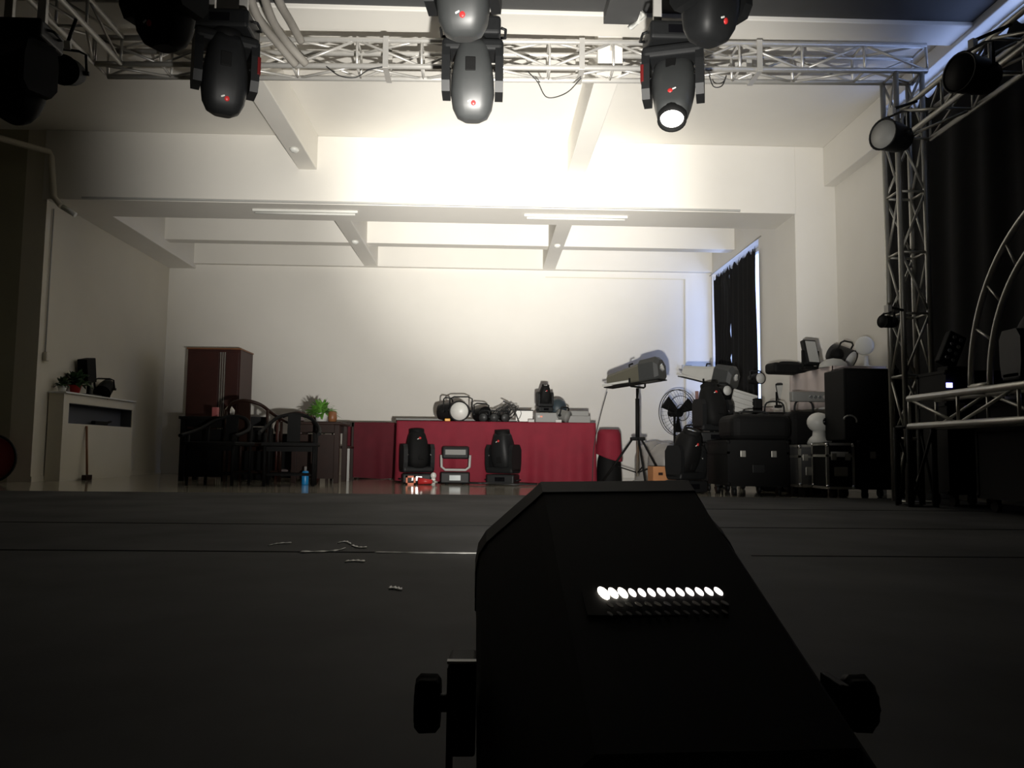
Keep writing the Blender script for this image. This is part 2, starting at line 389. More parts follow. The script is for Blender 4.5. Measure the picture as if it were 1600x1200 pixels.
# ------------------------------------------------------------------ moving heads
def head_shell(mbk=None):
    # elongated rounded shell along local z, lens end at -z
    prof = [(-0.205, .060, .065), (-0.20, .078, .082), (-0.17, .094, .098), (-0.10, .112, .118), (-0.02, .126, .128), (0.06, .130, .125), (0.13, .118, .110), (0.175, .092, .085), (0.195, .050, .05)]
    rings = []
    for z, a, b_ in prof:
        ring = []
        for k in range(28):
            t = 2*PI*k/28; c, s_ = math.cos(t), math.sin(t)
            ring.append(Vector((1.04*a*math.copysign(abs(c)**0.62, c), b_*math.copysign(abs(s_)**0.72, s_), z*1.06)))
        rings.append(ring)
    return MB().ring_loft(rings)
def yoke_mesh():
    m = MB()
    for s_ in (-1, 1):
        poly = [(-.09, .16), (.09, .16), (.105, .25), (.105, .41), (.07, .465), (-.07, .465), (-.105, .41), (-.105, .25)]
        M = Matrix(((0, 0, 1, s_*0.188-(0.05 if s_ > 0 else 0)), (1, 0, 0, 0), (0, 1, 0, 0), (0, 0, 0, 1)))
        m.prism(poly, 0.05, M)
    m.box((0.376, 0.20, 0.075), (0, 0, 0.168), bev=0.025, seg=3)
    return m
def moving_head(label, loc, rot, tilt, hang=False, yaw=0, lit=False, shell=grey, group=None, rear=False, reach=0.07, hs=1.07):
    t = thing('moving_head_light', label, 'stage light', loc, rot, group)
    MB().box((0.34, 0.27, 0.115), (0, 0, 0.0635), bev=0.02, seg=3).build('base', black, t)
    for s_ in (-1, 1):
        MB().tube([(s_*.172, -.06, .05), (s_*.20, -.05, .055), (s_*.20, .05, .055), (s_*.172, .06, .05)], 0.009, 8).build('handle', black, t)
    MB().box((0.12, 0.006, 0.05), (0, -0.137, 0.065)).build('display', screen, t)
    if not hang:
        for a in (-1, 1):
            for c in (-1, 1): MB().cyl((a*.13, c*.1, 0), (a*.13, c*.1, 0.01), 0.015, seg=8).build('foot', blackm, t)
    else:
        for a in (-1, 1):
            MB().box((0.05, 0.03, reach), (a*.1, 0, -reach/2)).tube([(a*.1, 0.03*math.cos(q), -reach-.015+0.03*math.sin(q)) for q in [2*PI*k/12 for k in range(12)]], 0.008, 6, closed=True).build('clamp', alu, t)
    y = yoke_mesh().build('yoke', black, t, rot=(0, 0, yaw))
    for s_ in (-1, 1): MB().cyl((s_*.136, -.10, 0.34), (s_*.136, -.085, 0.34), 0.008, seg=8).build('screw', chrome, y)
    h = head_shell().build('head', shell, y, loc=(0, 0, 0.38), rot=(tilt, 0, 0)); h.scale = (1, 1, hs)
    MB().lathe([(0.080, -0.19), (0.088, -0.20), (0.088, -0.245), (0.074, -0.245), (0.070, -0.225)], 24, cap=False).build('lens_hood', blackm, h)
    MB().lathe([(0.001, -0.242), (0.04, -0.238), (0.074, -0.226), (0.074, -0.21), (0.001, -0.21)], 24).build('lens', brightlens if lit else lensg, h)
    k = -1 if rear else 1
    for s_ in (-1, 1):
        MB().box((0.062, 0.02, 0.075), (0.012, s_*-0.118, k*0.07), rot=(s_*0.10, 0, 0), bev=0.004).build('vent', blackm, h)
        M = Matrix.Translation((0.008*s_, s_*0.106, -k*0.130)) @ Euler((s_*-PI/2, 0, 0)).to_matrix().to_4x4()
        MB().lathe([(0.001, -0.012), (0.016, -0.012), (0.016, 0.004), (0.010, 0.008), (0.001, 0.009)], 14, M).build('logo', red, h)
        MB().box((0.024, 0.010, 0.009), (s_*-0.016, s_*0.110, -k*0.122), rot=(0, 0.4*s_, 0), bev=0.003).build('logo_wing', white, h)
    return t
G = 'moving heads on the overhead trusses'
def hang(label, px, D, tilt, yaw=0, lit=False, shell=grey, rear=True, dz=0, hs=1.13):
    x = X(px, D, 100)
    z = (3.045 if D > 4.5 else 3.10)+dz
    return moving_head(label, (x, D, z), (0, PI, 0), tilt, True, yaw, lit, shell, G, rear, HZ-0.11-z, hs)
# clamp rings reach the chords of the trusses at z 3.11
hang('dark grey moving head hanging at top centre, whole head in view', 739, 4.8, math.radians(-8), 0.0)
hang('dark grey moving head with a red mark, cut off by the top edge at centre', 722, 3.9, math.radians(-10), 0.1)
hR = hang('black moving head hanging at top right with its bright lens facing the camera', 1052, 4.8, math.radians(-150), 0.30, True, rear=False, hs=1.28)  # this head's lens is made emissive
hang('black moving head cut off by the top edge right of centre', 1112, 3.9, math.radians(-6), -0.5, shell=black)
hL = hang('black moving head with a red side strip hanging left of centre', 352, 4.8, math.radians(-10), -0.45, shell=black)
hang('black moving head cut off by the top edge left of centre', 252, 3.9, math.radians(-5), 0.4, shell=blackm, dz=-.10)
hang('large black moving head at the top left corner', 36, 4.8, math.radians(10), 0.5, shell=blackm, dz=-.09)

darkred = mat('dark_red_plastic', (0.10, 0.008, 0.008), 0.5, spec=0.2)
for hd, sx in ((hR, 1), (hL, -1)):   # red strip on the outer face of one yoke arm (things hang mirrored)
    yk_ = [c for c in hd.children if c.name.startswith('yoke')][0]
    MB().box((0.006, 0.05, 0.11), (sx*0.191, 0.02, 0.31), bev=0.002).box((0.014, 0.006, 0.11), (sx*0.181, -0.108, 0.31), bev=0.002).box((0.006, 0.13, 0.11), (sx*0.191, -0.045, 0.31), bev=0.002).build('red_strip', darkred, yk_)

# par cans on the trusses
def par_can(label, loc, rot, L=0.30, r=0.115, name='par_can', lens=lensg, body=black, yokeup=True, pole=None):
    t = thing(name, label, 'stage light', loc, rot)
    M = Euler((-PI/2, 0, 0)).to_matrix().to_4x4()   # axis along +Y local (lens at -Y)
    b_ = MB().lathe([(r*0.55, L*0.55), (r*0.8, L*0.5), (r*0.92, L*0.2), (r, -L*0.45), (r*1.05, -L*0.5), (r*0.95, -L*0.5), (r*0.9, -L*0.40)], 24, M).build('can', body, t)
    MB().lathe([(0.001, -L*0.52), (r*0.9, -L*0.49), (r*0.9, -L*0.38), (0.001, -L*0.38)], 24, M).build('lens', lens, b_)
    y = MB().tube([(-r*1.15, 0, 0), (-r*1.15, 0, r*1.25), (-r*.7, 0, r*1.45), (r*.7, 0, r*1.45), (r*1.15, 0, r*1.25), (r*1.15, 0, 0)], 0.010, 6).build('yoke', black, t)
    for s_ in (-1, 1): MB().cyl((s_*r*.9, 0, 0), (s_*r*1.32, 0, 0), 0.016, seg=8).build('knob', black, y)
    if yokeup: MB().box((0.04, 0.04, 0.06), (0, 0, r*1.45+0.03)).build('clamp', alu, y)
    if pole:
        R_ = (Euler(rot).to_matrix()).inverted()
        MB().cyl((0, 0, r*1.45+.03), (0, 0, r*1.45+.06), .012).tube([(0, 0, r*1.45+.05), R_ @ (Vector(pole)-Vector(loc))], 0.012, 8).build('mounting_arm', black, y)
    return t
par_can('black par can on the tower end of the right truss, grey disc front facing left', W(1395, 214, 6.0), (0, 0, -PI/2+0.45), 0.24, 0.12, lens=litegrey, pole=(3.385, 6.05, 3.2))
par_can('large black par can further along the right truss near the top right corner', W(1522, 118, 4.9), (0, 0, -PI/2+0.3), 0.26, 0.125, lens=blackm, pole=(3.385, 4.9, 3.2))
par_can('small black spotlight hanging between the two heads at top left', W(108, 112, 5.6), (0.35, 0, 0.2), 0.26, 0.10, lens=blackm, body=blackm, pole=(-2.98, 5.6, 3.465))

par_can('small black spotlight clamped low on the right truss tower', W(1388, 503, 6.15), (0, 0, -1.2), 0.13, 0.05, lens=blackm, body=blackm, pole=(3.365, 6.30, W(1388, 503, 6.15).z+.12))
# cable looms near the left truss and hanging loops
def loom(label, pts, r):
    return tag(MB().tube(pts, r, 10).build('cable_loom', cable), label, 'cable')
def bez(p, n=14):
    p = [Vector(q) for q in p]; out = []
    P = [2*p[0]-p[1]]+p+[2*p[-1]-p[-2]]
    for i in range(1, len(P)-2):
        for k in range(n if i < len(P)-3 else n+1):
            t = k/n
            out.append(0.5*((2*P[i])+(-P[i-1]+P[i+1])*t+(2*P[i-1]-5*P[i]+4*P[i+1]-P[i+2])*t*t+(-P[i-1]+3*P[i]-3*P[i+1]+P[i+2])*t**3))
    return out
for j, (lab, pl) in enumerate((
    ('thick grey cable loom, leftmost of three leaning down to the cross truss', [(385, -30, 5.6), (402, 25, 5.8), (436, 70, 6.1), (462, 101, 6.28)]),
    ('thick grey cable loom, middle of three leaning down to the cross truss', [(405, -30, 5.5), (425, 30, 5.8), (448, 66, 6.1), (478, 100, 6.28)]),
    ('thick grey cable loom, rightmost of three leaning down to the cross truss', [(425, -30, 5.5), (440, 10, 5.7), (455, 36, 6.0), (470, 64, 6.26)]))):
    loom(lab, bez([W(*q) for q in pl]), 0.032)
for lab, pl in (('thin black cable loop sagging below the cross truss left of the middle head', [(510, 104, 6.28), (530, 118, 6.26), (555, 121, 6.26), (575, 110, 6.27), (600, 104, 6.28)]),
               ('thin black cable loop sagging lowest, below the cross truss right of the middle head', [(825, 112, 6.28), (840, 128, 6.26), (855, 152, 6.26), (885, 145, 6.26), (908, 122, 6.28)]),
               ('thin black cable sagging under the cross truss right of the bright-lensed head', [(1108, 118, 6.28), (1115, 135, 6.26), (1128, 134, 6.26), (1135, 118, 6.28)])):
    tag(MB().tube(bez([W(*q) for q in pl]), 0.005, 6).build('cable_loop', blkcable), lab, 'cable')
tag(MB().sheet(lambda u, v: W(985+18*u+6*math.sin(v*4), 20+22*v+5*math.sin(u*5), 6.05+0.04*math.sin(u*9+v*3)), 6, 8).build('crumpled_cloth', white, solid=0.004), 'crumpled white cloth tucked above the truss beside the bright-lensed head', 'cloth')

# ------------------------------------------------------------------ foreground beam light
def pxs(x, y): # pixel at the front rim -> (s, h)
    p = W(x, y, P0.y); d = p-P0
    return d.dot(RX), (d.z)/NZ.z
left = [pxs(*q) for q in ((745, 880), (750, 852), (762, 832), (800, 797), (834, 766), (846, 754))]
right = [pxs(*q) for q in ((1074, 752), (1088, 772), (1110, 806), (1136, 832), (1146, 848), (1149, 872))]
sec = left+right
fxt = thing('beam_light', 'large black stage beam light on the stage floor in the foreground', 'stage light', (0.16, 0.75, STG))
O = Vector((0.16, 0.75, STG))
def secring(l, depth, sc=1.0):
    pts = [(s_, h) for s_, h in sec]
    pts = pts+[(right[-1][0], -depth+0.03), (right[-1][0]-0.03, -depth), (left[0][0]+0.03, -depth), (left[0][0], -depth+0.03)]
    cx = 0.0; cy = -depth/2
    return [fx(l, cx+(s_-cx)*sc, cy+(h-cy)*sc)-O for s_, h in pts]
body = MB().ring_loft([secring(-0.015, 0.205, 0.985), secring(-0.03, 0.205), secring(-0.30, 0.175), secring(-0.52, 0.145), secring(-0.535, 0.145, 0.96)], smooth=False).build('housing', blackm, fxt)
MB().ring_loft([secring(-0.035, 0.207, 1.012), secring(0.0, 0.207, 1.012), secring(0.0, 0.207, 0.94), secring(-0.013, 0.207, 0.94)], cap=False, smooth=False).build('front_bezel', black, fxt)
Mf = Matrix.Translation(fx(-0.012, 0, -0.095)-O) @ AX.to_track_quat('Z', 'Y').to_matrix().to_4x4()
MB().lathe([(0.088, 0), (0.092, 0.014), (0.078, 0.014), (0.072, 0.0)], 32, Mf, cap=False).build('lens_ring', chrome, fxt)
MB().lathe([(0.001, 0.0), (0.075, 0.0), (0.07, 0.006), (0.001, 0.010)], 32, Mf).build('lens', brightlens, fxt)
# ridges on the hood
vent = MB()
Rv = Matrix((RX, AX, NZ)).transposed().to_4x4()
# glowing vent row
e = W(943, 927, 0.80); 
import itertools
def onplane(px, py):
    r = ray(px, py); o_ = Vector((0, 0, HC)); t = (P0-o_).dot(NZ)/r.dot(NZ); return o_+r*t
vg = MB().box((0.16, 0.045, 0.0006), rot=(0, 0, 0))
vg.build('vent_plate', blackm, fxt, loc=onplane(1038, 942)-O, rot=Rv.to_euler())
for i in range(13):
    p = onplane(943+14.95*i, 929-0.25*i)
    w_ = 0.0044 if i > 2 else (0.0068 if i == 0 else 0.0056)
    M = Matrix.Translation(p-O+NZ*0.001) @ Rv @ Matrix.Rotation(0.2, 4, 'Z')
    ring = lambda a, z: [M @ Vector((a*0.72*math.cos(t), a*1.75*math.sin(t), z)) for t in [2*PI*k/16 for k in range(16)]]
    MB().ring_loft([ring(w_, 0.0), ring(w_, 0.0012)]).build('glowing_vent_hole', litlamp if i > 2 else litlampw, fxt)
    for row, (dy, rr) in enumerate(((19, .0022), (33, .0018))):
        p = onplane(953+14.95*i, 929-0.25*i+dy)
        M2 = Matrix.Translation(p-O+NZ*0.001) @ Rv @ Matrix.Rotation(0.5, 4, 'Z')
        MB().ring_loft([[M2 @ Vector((rr*math.cos(t), rr*2.4*math.sin(t), z)) for t in [2*PI*k/10 for k in range(10)]] for z in (0, 0.0015)]).build('vent_reflection', steel if row == 0 else midgrey, fxt)  # two rows of small ovals imitate dim reflections of the glow
# bracket with knobs
hz = lambda l: fx(l, 0, -0.105)
piv = fx(-0.335, 0, -0.10)
xl = piv.x + (left[0][0]) - 0.001; xr = piv.x + right[-1][0] + 0.001
zc = Z(1098, 700, piv.y)
MB().bb(Vector((xl-0.027, piv.y-0.03, zc-0.042))-O, Vector((xl, piv.y+0.03, zc+0.045))-O, bev=0.003).build('pivot_block', blackm, fxt)
MB().bb(Vector((xr, piv.y-0.03, zc-0.042))-O, Vector((xr+0.006, piv.y+0.02, zc+0.026))-O, bev=0.002).build('pivot_block', blackm, fxt)
MB().bb(Vector((xl-0.028, piv.y-0.031, zc+0.0455))-O, Vector((xl, piv.y-0.022, zc+0.048))-O).build('bracket_highlight', litegrey, fxt)  # pale strip painted as the highlight along the block's top edge
yk = MB()
yk.bb(Vector((xl-0.028, piv.y-0.025, STG+0.004))-O, Vector((xl-0.023, piv.y+0.025, zc+0.04))-O)
yk.bb(Vector((xr+0.006, piv.y-0.025, STG+0.004))-O, Vector((xr+0.011, piv.y+0.025, zc+0.024))-O)
yk.bb(Vector((xl-0.028, piv.y-0.025, STG))-O, Vector((xr+0.011, piv.y+0.025, STG+0.006))-O)
yk.build('bracket', blackm, fxt)
for s_, x0 in ((-1, xl-0.025), (1, xr+0.008)):
    k = MB().cyl(Vector((x0, piv.y, zc))-O, Vector((x0+s_*0.016, piv.y, zc))-O, 0.009, seg=12).build('knob_shaft', black, fxt)
    M = Matrix.Translation(Vector((x0+s_*0.010, piv.y, zc))-O) @ Euler((0, s_*PI/2, 0)).to_matrix().to_4x4()
    prof = [(0.022, 0), (0.027, 0.004), (0.0275, 0.020), (0.022, 0.025)]
    seg = 36
    rings = [[M @ Vector(((r+0.0012*math.cos(12*2*PI*q/seg))*math.cos(2*PI*q/seg), (r+0.0012*math.cos(12*2*PI*q/seg))*math.sin(2*PI*q/seg), z)) for q in range(seg)] for r, z in prof]
    MB().ring_loft(rings).build('knob', blackm, fxt)
# stand-off block joining bracket and rear of the body at the floor
MB().bb(Vector((piv.x-0.06, piv.y-0.02, STG+0.006))-O, Vector((piv.x+0.06, piv.y+0.02, fx(-0.335, 0, -0.168).z))-O, bev=0.004).build('mounting_block', blackm, fxt)

# seams and worn tape on the stage vinyl
def strip(label, name, m, x0, x1, y, w, z=STG, jag=0.0):
    def fn(u, v):
        return Vector((x0+(x1-x0)*u, y+(v-0.5)*w*(1+jag*math.sin(u*40)+jag*math.sin(u*17)), z+0.0012))
    return tag(MB().sheet(fn, 40, 1).build(name, m, solid=0.002), label, 'tape' if 'tape' in name else 'floor seam')
strip('dark seam across the stage vinyl left of the beam light', 'floor_seam', blackm, -3.6, X(585, 2.96, 868), 2.96, 0.02)
strip('pale tape line on the stage seam beside the beam light', 'floor_tape', tape, X(587, 2.95, 868), X(752, 2.95, 868), 2.95, 0.018, jag=0.3)
strip('dark seam across the stage vinyl right of the beam light', 'floor_seam', blackm, X(1170, 2.96, 880), 3.6, 2.93, 0.014)
strip('faint far seam across the middle of the stage vinyl', 'floor_seam', blackm, -2.4, 3.6, 4.03, 0.012)
strip('seam along the far edge of the stage vinyl by the flight cases', 'floor_seam', blackm, 1.3, 3.8, 5.35, 0.015)
for k, (lab, pts) in enumerate((
    ('curved scrap of worn white tape on the stage, longest piece of the ring', [(470, 862), (500, 862), (525, 860), (540, 856)]),
    ('thin curved tape scrap at the back left of the worn ring on the stage', [(420, 852), (435, 849), (455, 848)]),
    ('short tape scrap at the back right of the worn ring on the stage', [(528, 848), (540, 846), (548, 850)]),
    ('pointed tape scrap at the right end of the worn ring on the stage', [(550, 852), (560, 855), (573, 855)]),
    ('small tape scrap on the stage right of the worn ring', [(540, 877), (555, 876), (570, 877)]),
    ('small pale scuff of tape on the stage nearer than the pale tape line', [(608, 918), (620, 919), (628, 921)]))):
    q = []
    for x, y in pts:
        r = ray(x, y); t = (STG+0.002-HC)/r.z; q.append(Vector((0, 0, HC))+r*t)
    q = bez(q, 6)
    m_ = MB()
    def fn(u, v, q=q):
        p = q[min(int(u*(len(q)-1)+.5), len(q)-1)]; return p+Vector((0, (v-0.5)*0.035*(1+0.6*math.sin(u*23)), 0))
    m_.sheet(fn, len(q)-1, 1)
    tag(m_.build('tape_scrap', tape, solid=0.002), lab, 'tape')

# ------------------------------------------------------------------ left side: cabinet on the wall
cab = thing('wall_cabinet', 'shallow white cabinet with an open niche against the left wall', 'cabinet', (XL+0.015, 0, 0))
y0, y1 = 9.25, 11.05; dp = 0.17
m_ = MB(); m_.bb((0, y0, 0), (dp, y1, 0.66)); m_.bb((0, y0, 0.895), (dp, y1, 1.0)); m_.bb((0, y0, 0.66), (dp, y0+0.12, 0.895)); m_.bb((0, y1-0.03, 0.66), (dp, y1, 0.895)); m_.bb((0, y0+.12, 0.66), (0.015, y1-.03, 0.895))
m_.build('carcass', plaster2, cab)
MB().bb((0.016, y0+.121, 0.661), (0.024, y1-.031, 0.894)).bb((0.016, y0+.121, 0.661), (dp-.01, y1-.031, 0.666)).bb((0.016, y0+.121, 0.889), (dp-.01, y1-.031, 0.894)).bb((0.016, y0+.121, 0.661), (dp-.01, y0+.127, 0.894)).bb((0.016, y1-.037, 0.661), (dp-.01, y1-.031, 0.894)).build('niche_shade', mat('niche_shade_colour', (0.085, 0.09, 0.10), 0.6), cab)  # dark inner faces added; the niche's shade is put into their colour
MB().bb((-0.0, y0-0.02, 1.0), (dp+0.03, y1+0.02, 1.02), bev=0.004).build('top', white, cab)
XT = XL+0.015+dp/2
def plantish(root, m, n, R, h, seed=1, base=(0, 0, 0), w=0.018, name='leaves'):
    rnd = random.Random(seed); mb = MB()
    for i in range(n):
        a = rnd.uniform(0, 2*PI); el = rnd.uniform(0.15, 1.35); L = R*rnd.uniform(0.6, 1.05)
        d = Vector((math.cos(a)*math.cos(el), math.sin(a)*math.cos(el), math.sin(el)*h/R))
        s_ = Vector((-math.sin(a), math.cos(a), 0)); b0 = Vector(base)
        st = [0.0, 0.35, 0.6, 0.8, 1.0]; ww = [0.1, 0.35, 1, 0.8, 0.05]
        pts = [b0+d*L*t-Vector((0, 0, 0.30*R*t*t*t*(1.2-el*.5))) for t in st]
        V = [(mb.bm.verts.new(p-s_*w*q), mb.bm.verts.new(p+s_*w*q+Vector((0, 0, w*q*.6)))) for p, q in zip(pts, ww)]
        for a_, c_ in zip(V, V[1:]): mb.bm.faces.new((a_[0], a_[1], c_[1], c_[0]))
    return mb.build(name, m, root)
fp = thing('flower_pot', 'red flower pot with dark drooping leaves on the white wall cabinet', 'plant', (XT, 9.65, 1.02))
MB().lathe([(0.045, 0), (0.07, 0.10), (0.075, 0.10), (0.066, 0.085), (0.001, 0.085)], 16).build('pot', red, fp)
plantish(fp, leafdk, 70, 0.24, 0.26, 3, (0, 0, 0.09), 0.03)
fp2 = thing('potted_plant', 'small green trailing plant at the near end of the white wall cabinet', 'plant', (XT, 9.36, 1.02))
MB().lathe([(0.035, 0), (0.05, 0.07), (0.001, 0.07)], 14).build('pot', white, fp2)
plantish(fp2, leafdk, 50, 0.13, 0.14, 5, (0, 0, 0.07), 0.02)
bx = thing('tilted_black_box', 'square black box tilted on top of the things on the white wall cabinet', 'box', (XT, 10.03, 1.02))
MB().box((0.13, 0.30, 0.02), (0, 0, 0.01)).build('base', black, bx)
MB().box((0.12, 0.22, 0.30), (0, -0.12, 0.30), rot=(0.2, 0, 0), bev=0.008).build('case', blackm, bx)
MB().box((0.04, 0.04, 0.2), (0, -0.05, 0.1)).build('post', black, bx)
par_can('black floodlight lying head down at the far end of the white wall cabinet', (XT+0.02, 10.35, 1.13), (0.5, 0, 0.15), 0.26, 0.10, name='floodlight', lens=blackm, body=blackm, yokeup=False)
gd = thing('hand_drill', 'black hand tool lying inside the niche of the wall cabinet', 'tool', (XT, 10.3, 0.667))
MB().box((0.06, 0.34, 0.05), (0, 0, 0.026), bev=0.012).build('body', black, gd)
MB().cyl((0, 0.16, 0.03), (0, 0.30, 0.055), 0.014, seg=10).build('nozzle', black, gd)
br_ = thing('broom', 'short broom with a reddish brown stick leaning on the wall cabinet', 'broom', (XL+0.26, 9.72, 0))
MB().cyl((0, 0, 0.06), (-0.06, 0.05, 0.64), 0.014, seg=8).build('stick', woodlit, br_)
MB().box((0.05, 0.16, 0.06), (0, 0, 0.03), bev=0.006).build('head', wood, br_)
hr = thing('hose_reel', 'red hose reel with black rim on the floor at the left edge', 'reel', (-5.24, 8.7, 0))
Mh = Matrix.Translation((0, 0, 0.26)) @ Euler((PI/2, 0, 0)).to_matrix().to_4x4()
MB().lathe([(0.22, -0.05), (0.20, -0.055), (0.03, -0.03), (0.001, -0.03)], 28, Mh, cap=False).lathe([(0.20, 0.055), (0.03, 0.05), (0.001, 0.05)], 28, Mh, cap=False).build('drum', mat('dull_red', (0.22, 0.015, 0.02), 0.5), hr)
MB().tube([(0.245*math.cos(t), 0, 0.26+0.245*math.sin(t)) for t in [2*PI*k/36 for k in range(36)]], 0.014, 8, closed=True).build('rim', black, hr)
MB().cyl((0, -0.08, 0.26), (0, 0.08, 0.26), 0.03).build('hub', blackm, hr)

# wardrobe
wr = thing('wardrobe', 'tall dark red wooden wardrobe against the back wall at left', 'wardrobe', (X(331, 11.7), 11.95, 0))
ww = X(373, 11.7)-X(290, 11.7); hh = Z(546, 331, 11.7)
MB().bb((-ww/2, -0.25, 0), (ww/2, 0.35, hh)).build('carcass', woodred, wr)
d1 = MB().bb((-ww/2+0.02, -0.272, 0.05), (ww*0.10, -0.252, hh-0.04), bev=0.003).build('door', woodred, wr)
d2 = MB().bb((ww*0.24, -0.272, 0.05), (ww/2-0.02, -0.252, hh-0.04), bev=0.003).build('door', woodred, wr)
MB().bb((-ww/2-0.01, -0.28, hh), (ww/2+0.01, 0.36, hh+0.02)).build('top_board', woodlit, wr)
for q in (0.125, 0.165, 0.205): MB().bb((ww*q, -0.275, 0.05), (ww*q+0.012, -0.255, hh-0.04)).build('metal_strip', steel, wr)

# dark furniture
def table(label, loc, rot, sx, sy, h, m=wood, name='tea_table', apron=0.09, panel=False, cat='table'):
    t = thing(name, label, cat, loc, rot)
    MB().box((sx, sy, 0.035), (0, 0, h-0.0175), bev=0.006).build('tabletop', m, t)
    for a in (-1, 1):
        for c in (-1, 1): MB().box((0.06, 0.06, h-0.035), (a*(sx/2-0.05), c*(sy/2-0.05), (h-0.035)/2), bev=0.004).build('leg', m, t)
    MB().box((sx-0.12, sy-0.12, apron), (0, 0, h-0.035-apron/2)).build('apron', m, t)
    if panel: MB().box((sx-0.1, 0.02, h-0.2), (0, -sy/2+0.06, (h-0.2)/2+0.05)).build('front_panel', m, t)
    return t
def armchair(label, loc, rot, m=wood, arm=0.68, group=None):
    t = thing('round_back_armchair', label, 'chair', loc, rot, group)
    MB().box((0.58, 0.48, 0.04), (0, 0, 0.44), bev=0.01).build('seat', m, t)
    for a in (-1, 1):
        MB().cyl((a*.25, -.20, 0), (a*.25, -.20, arm-.02), 0.018, seg=8).build('leg', m, t)
        MB().cyl((a*.25, .20, 0), (a*.25, .22, arm+.10), 0.018, seg=8).build('leg', m, t)
    pts = [(-.30, -.28, arm-.03), (-.30, -.1, arm), (-.27, .12, arm+.06), (-.17, .26, arm+.16), (0, .31, arm+.20), (.17, .26, arm+.16), (.27, .12, arm+.06), (.30, -.1, arm), (.30, -.28, arm-.03)]
    MB().tube(bez(pts, 5), 0.020, 8).build('arm_rail', m, t)
    MB().box((0.14, 0.015, arm-0.26), (0, .265, 0.45+(arm-0.26)/2), rot=(-0.12, 0, 0)).build('back_splat', m, t)
    MB().box((0.46, 0.02, 0.02), (0, -.20, 0.12)).build('stretcher', m, t)
    MB().box((0.46, 0.02, 0.02), (0, .20, 0.12)).build('stretcher', m, t)
    MB().box((0.5, 0.015, 0.05), (0, -.2, 0.39)).build('seat_rail', m, t)
    return t
table('dark wooden desk with solid front at the left end of the furniture group', (X(322, 9.7), 9.9, 0), 0, X(362, 9.7)-X(283, 9.7), 0.55, 0.77, blackm, 'desk', panel=True)
armchair('dark round-back armchair with the highest arched rail, in front of the wardrobe', (X(400, 9.6), 9.55, 0), 3.0, arm=0.74)
armchair('dark round-back armchair seen between the arched one and the plant table', (X(464, 10.2), 10.35, 0), 3.3, m=woodred, arm=0.64)
armchair('dark round-back armchair nearest the stage, left of the blue bottle', (X(456, 8.7), 8.72, 0), 0.15, m=blackm, arm=0.58)
armchair('dark round-back armchair between the desk and the arched chair', (X(344, 8.7), 8.72, 0), -0.15, m=blackm, arm=0.55)
table('dark tea table holding the green potted plant', (X(498, 9.6), 9.75, 0), 0, X(540, 9.6)-X(462, 9.6), 0.62, Z(659, 500, 9.5), wood, panel=True)
st = thing('side_chair', 'dark chair with one front leg coloured as lit beside the tea table', 'chair', (X(534, 10.4), 10.35, 0), 0)
MB().box((0.30, 0.34, 0.03), (0, 0, 0.42), bev=0.006).build('seat', wood, st)
for a in (-1, 1):
    for c in (-1, 1): MB().box((0.035, 0.035, 0.405), (a*.13, c*.14, 0.2025)).build('leg', litegrey if (a > 0 and c < 0) else wood, st)  # one front leg gets pale grey to stand for light on it
MB().box((0.30, 0.02, 0.06), (0, .15, 0.72)).box((0.025, 0.02, 0.33), (-.13, .15, .58)).box((0.025, 0.02, 0.33), (.13, .15, .58)).build('backrest', wood, st)
bm_ = thing('storage_box', 'tall black box standing behind the arched armchair', 'box', (X(392, 10.2), 10.36, 0))
MB().box((0.42, 0.3, 0.66), (0, 0, 0.33), bev=0.01).build('case', blackm, bm_)
MB().box((0.3, 0.04, 0.12), (0.02, 0, 0.74), bev=0.01).build('handle_block', black, bm_)
sb = thing('sideboard', 'low black sideboard against the wall behind the armchairs', 'cabinet', (X(432, 11.3), 11.3, 0))
MB().box((1.1, .4, .60), (0, 0, .30), bev=.006).build('carcass', blackm, sb)
for a in (-1, 1): MB().box((.52, .012, .50), (a*.27, -.205, .30), bev=.003).build('door', blackm, sb)
# plant on the tea table
tz = Z(659, 500, 9.5)
pl = thing('potted_plant', 'bushy bright green potted plant on the dark tea table', 'plant', (X(500, 9.6), 9.7, tz))
MB().lathe([(0.06, 0), (0.085, 0.10), (0.09, 0.11), (0.08, 0.10), (0.001, 0.095)], 18).build('pot', white, pl)
plantish(pl, leaf, 150, 0.25, 0.26, 11, (0, 0, 0.08), 0.017)
pt = tag(MB().lathe([(0.045, 0), (0.055, 0.05), (0.05, 0.12), (0.035, 0.13), (0.001, 0.13)], 14).build('clay_jar', woodlit, loc=(X(519, 9.6), 9.62, tz)), 'small brown clay jar right of the bushy plant', 'jar')
# kettle, cups and boxes on the dark desk
tag(MB().lathe([(0.03, 0), (0.06, 0.02), (0.062, 0.09), (0.03, 0.13), (0.012, 0.15), (0.001, 0.15)], 14).build('kettle', steel, loc=(X(352, 9.75), 9.9, 0.77)), 'grey kettle at the right end of the dark desk', 'kettle')
tag(MB().box((0.07, 0.07, 0.12), (0, 0, 0.06), bev=0.008).build('tea_caddy', mat('pink_tin', (0.45, 0.12, 0.12), 0.5), loc=(X(330, 9.75), 9.9, 0.77)), 'small pink tin standing on the dark desk', 'tin')
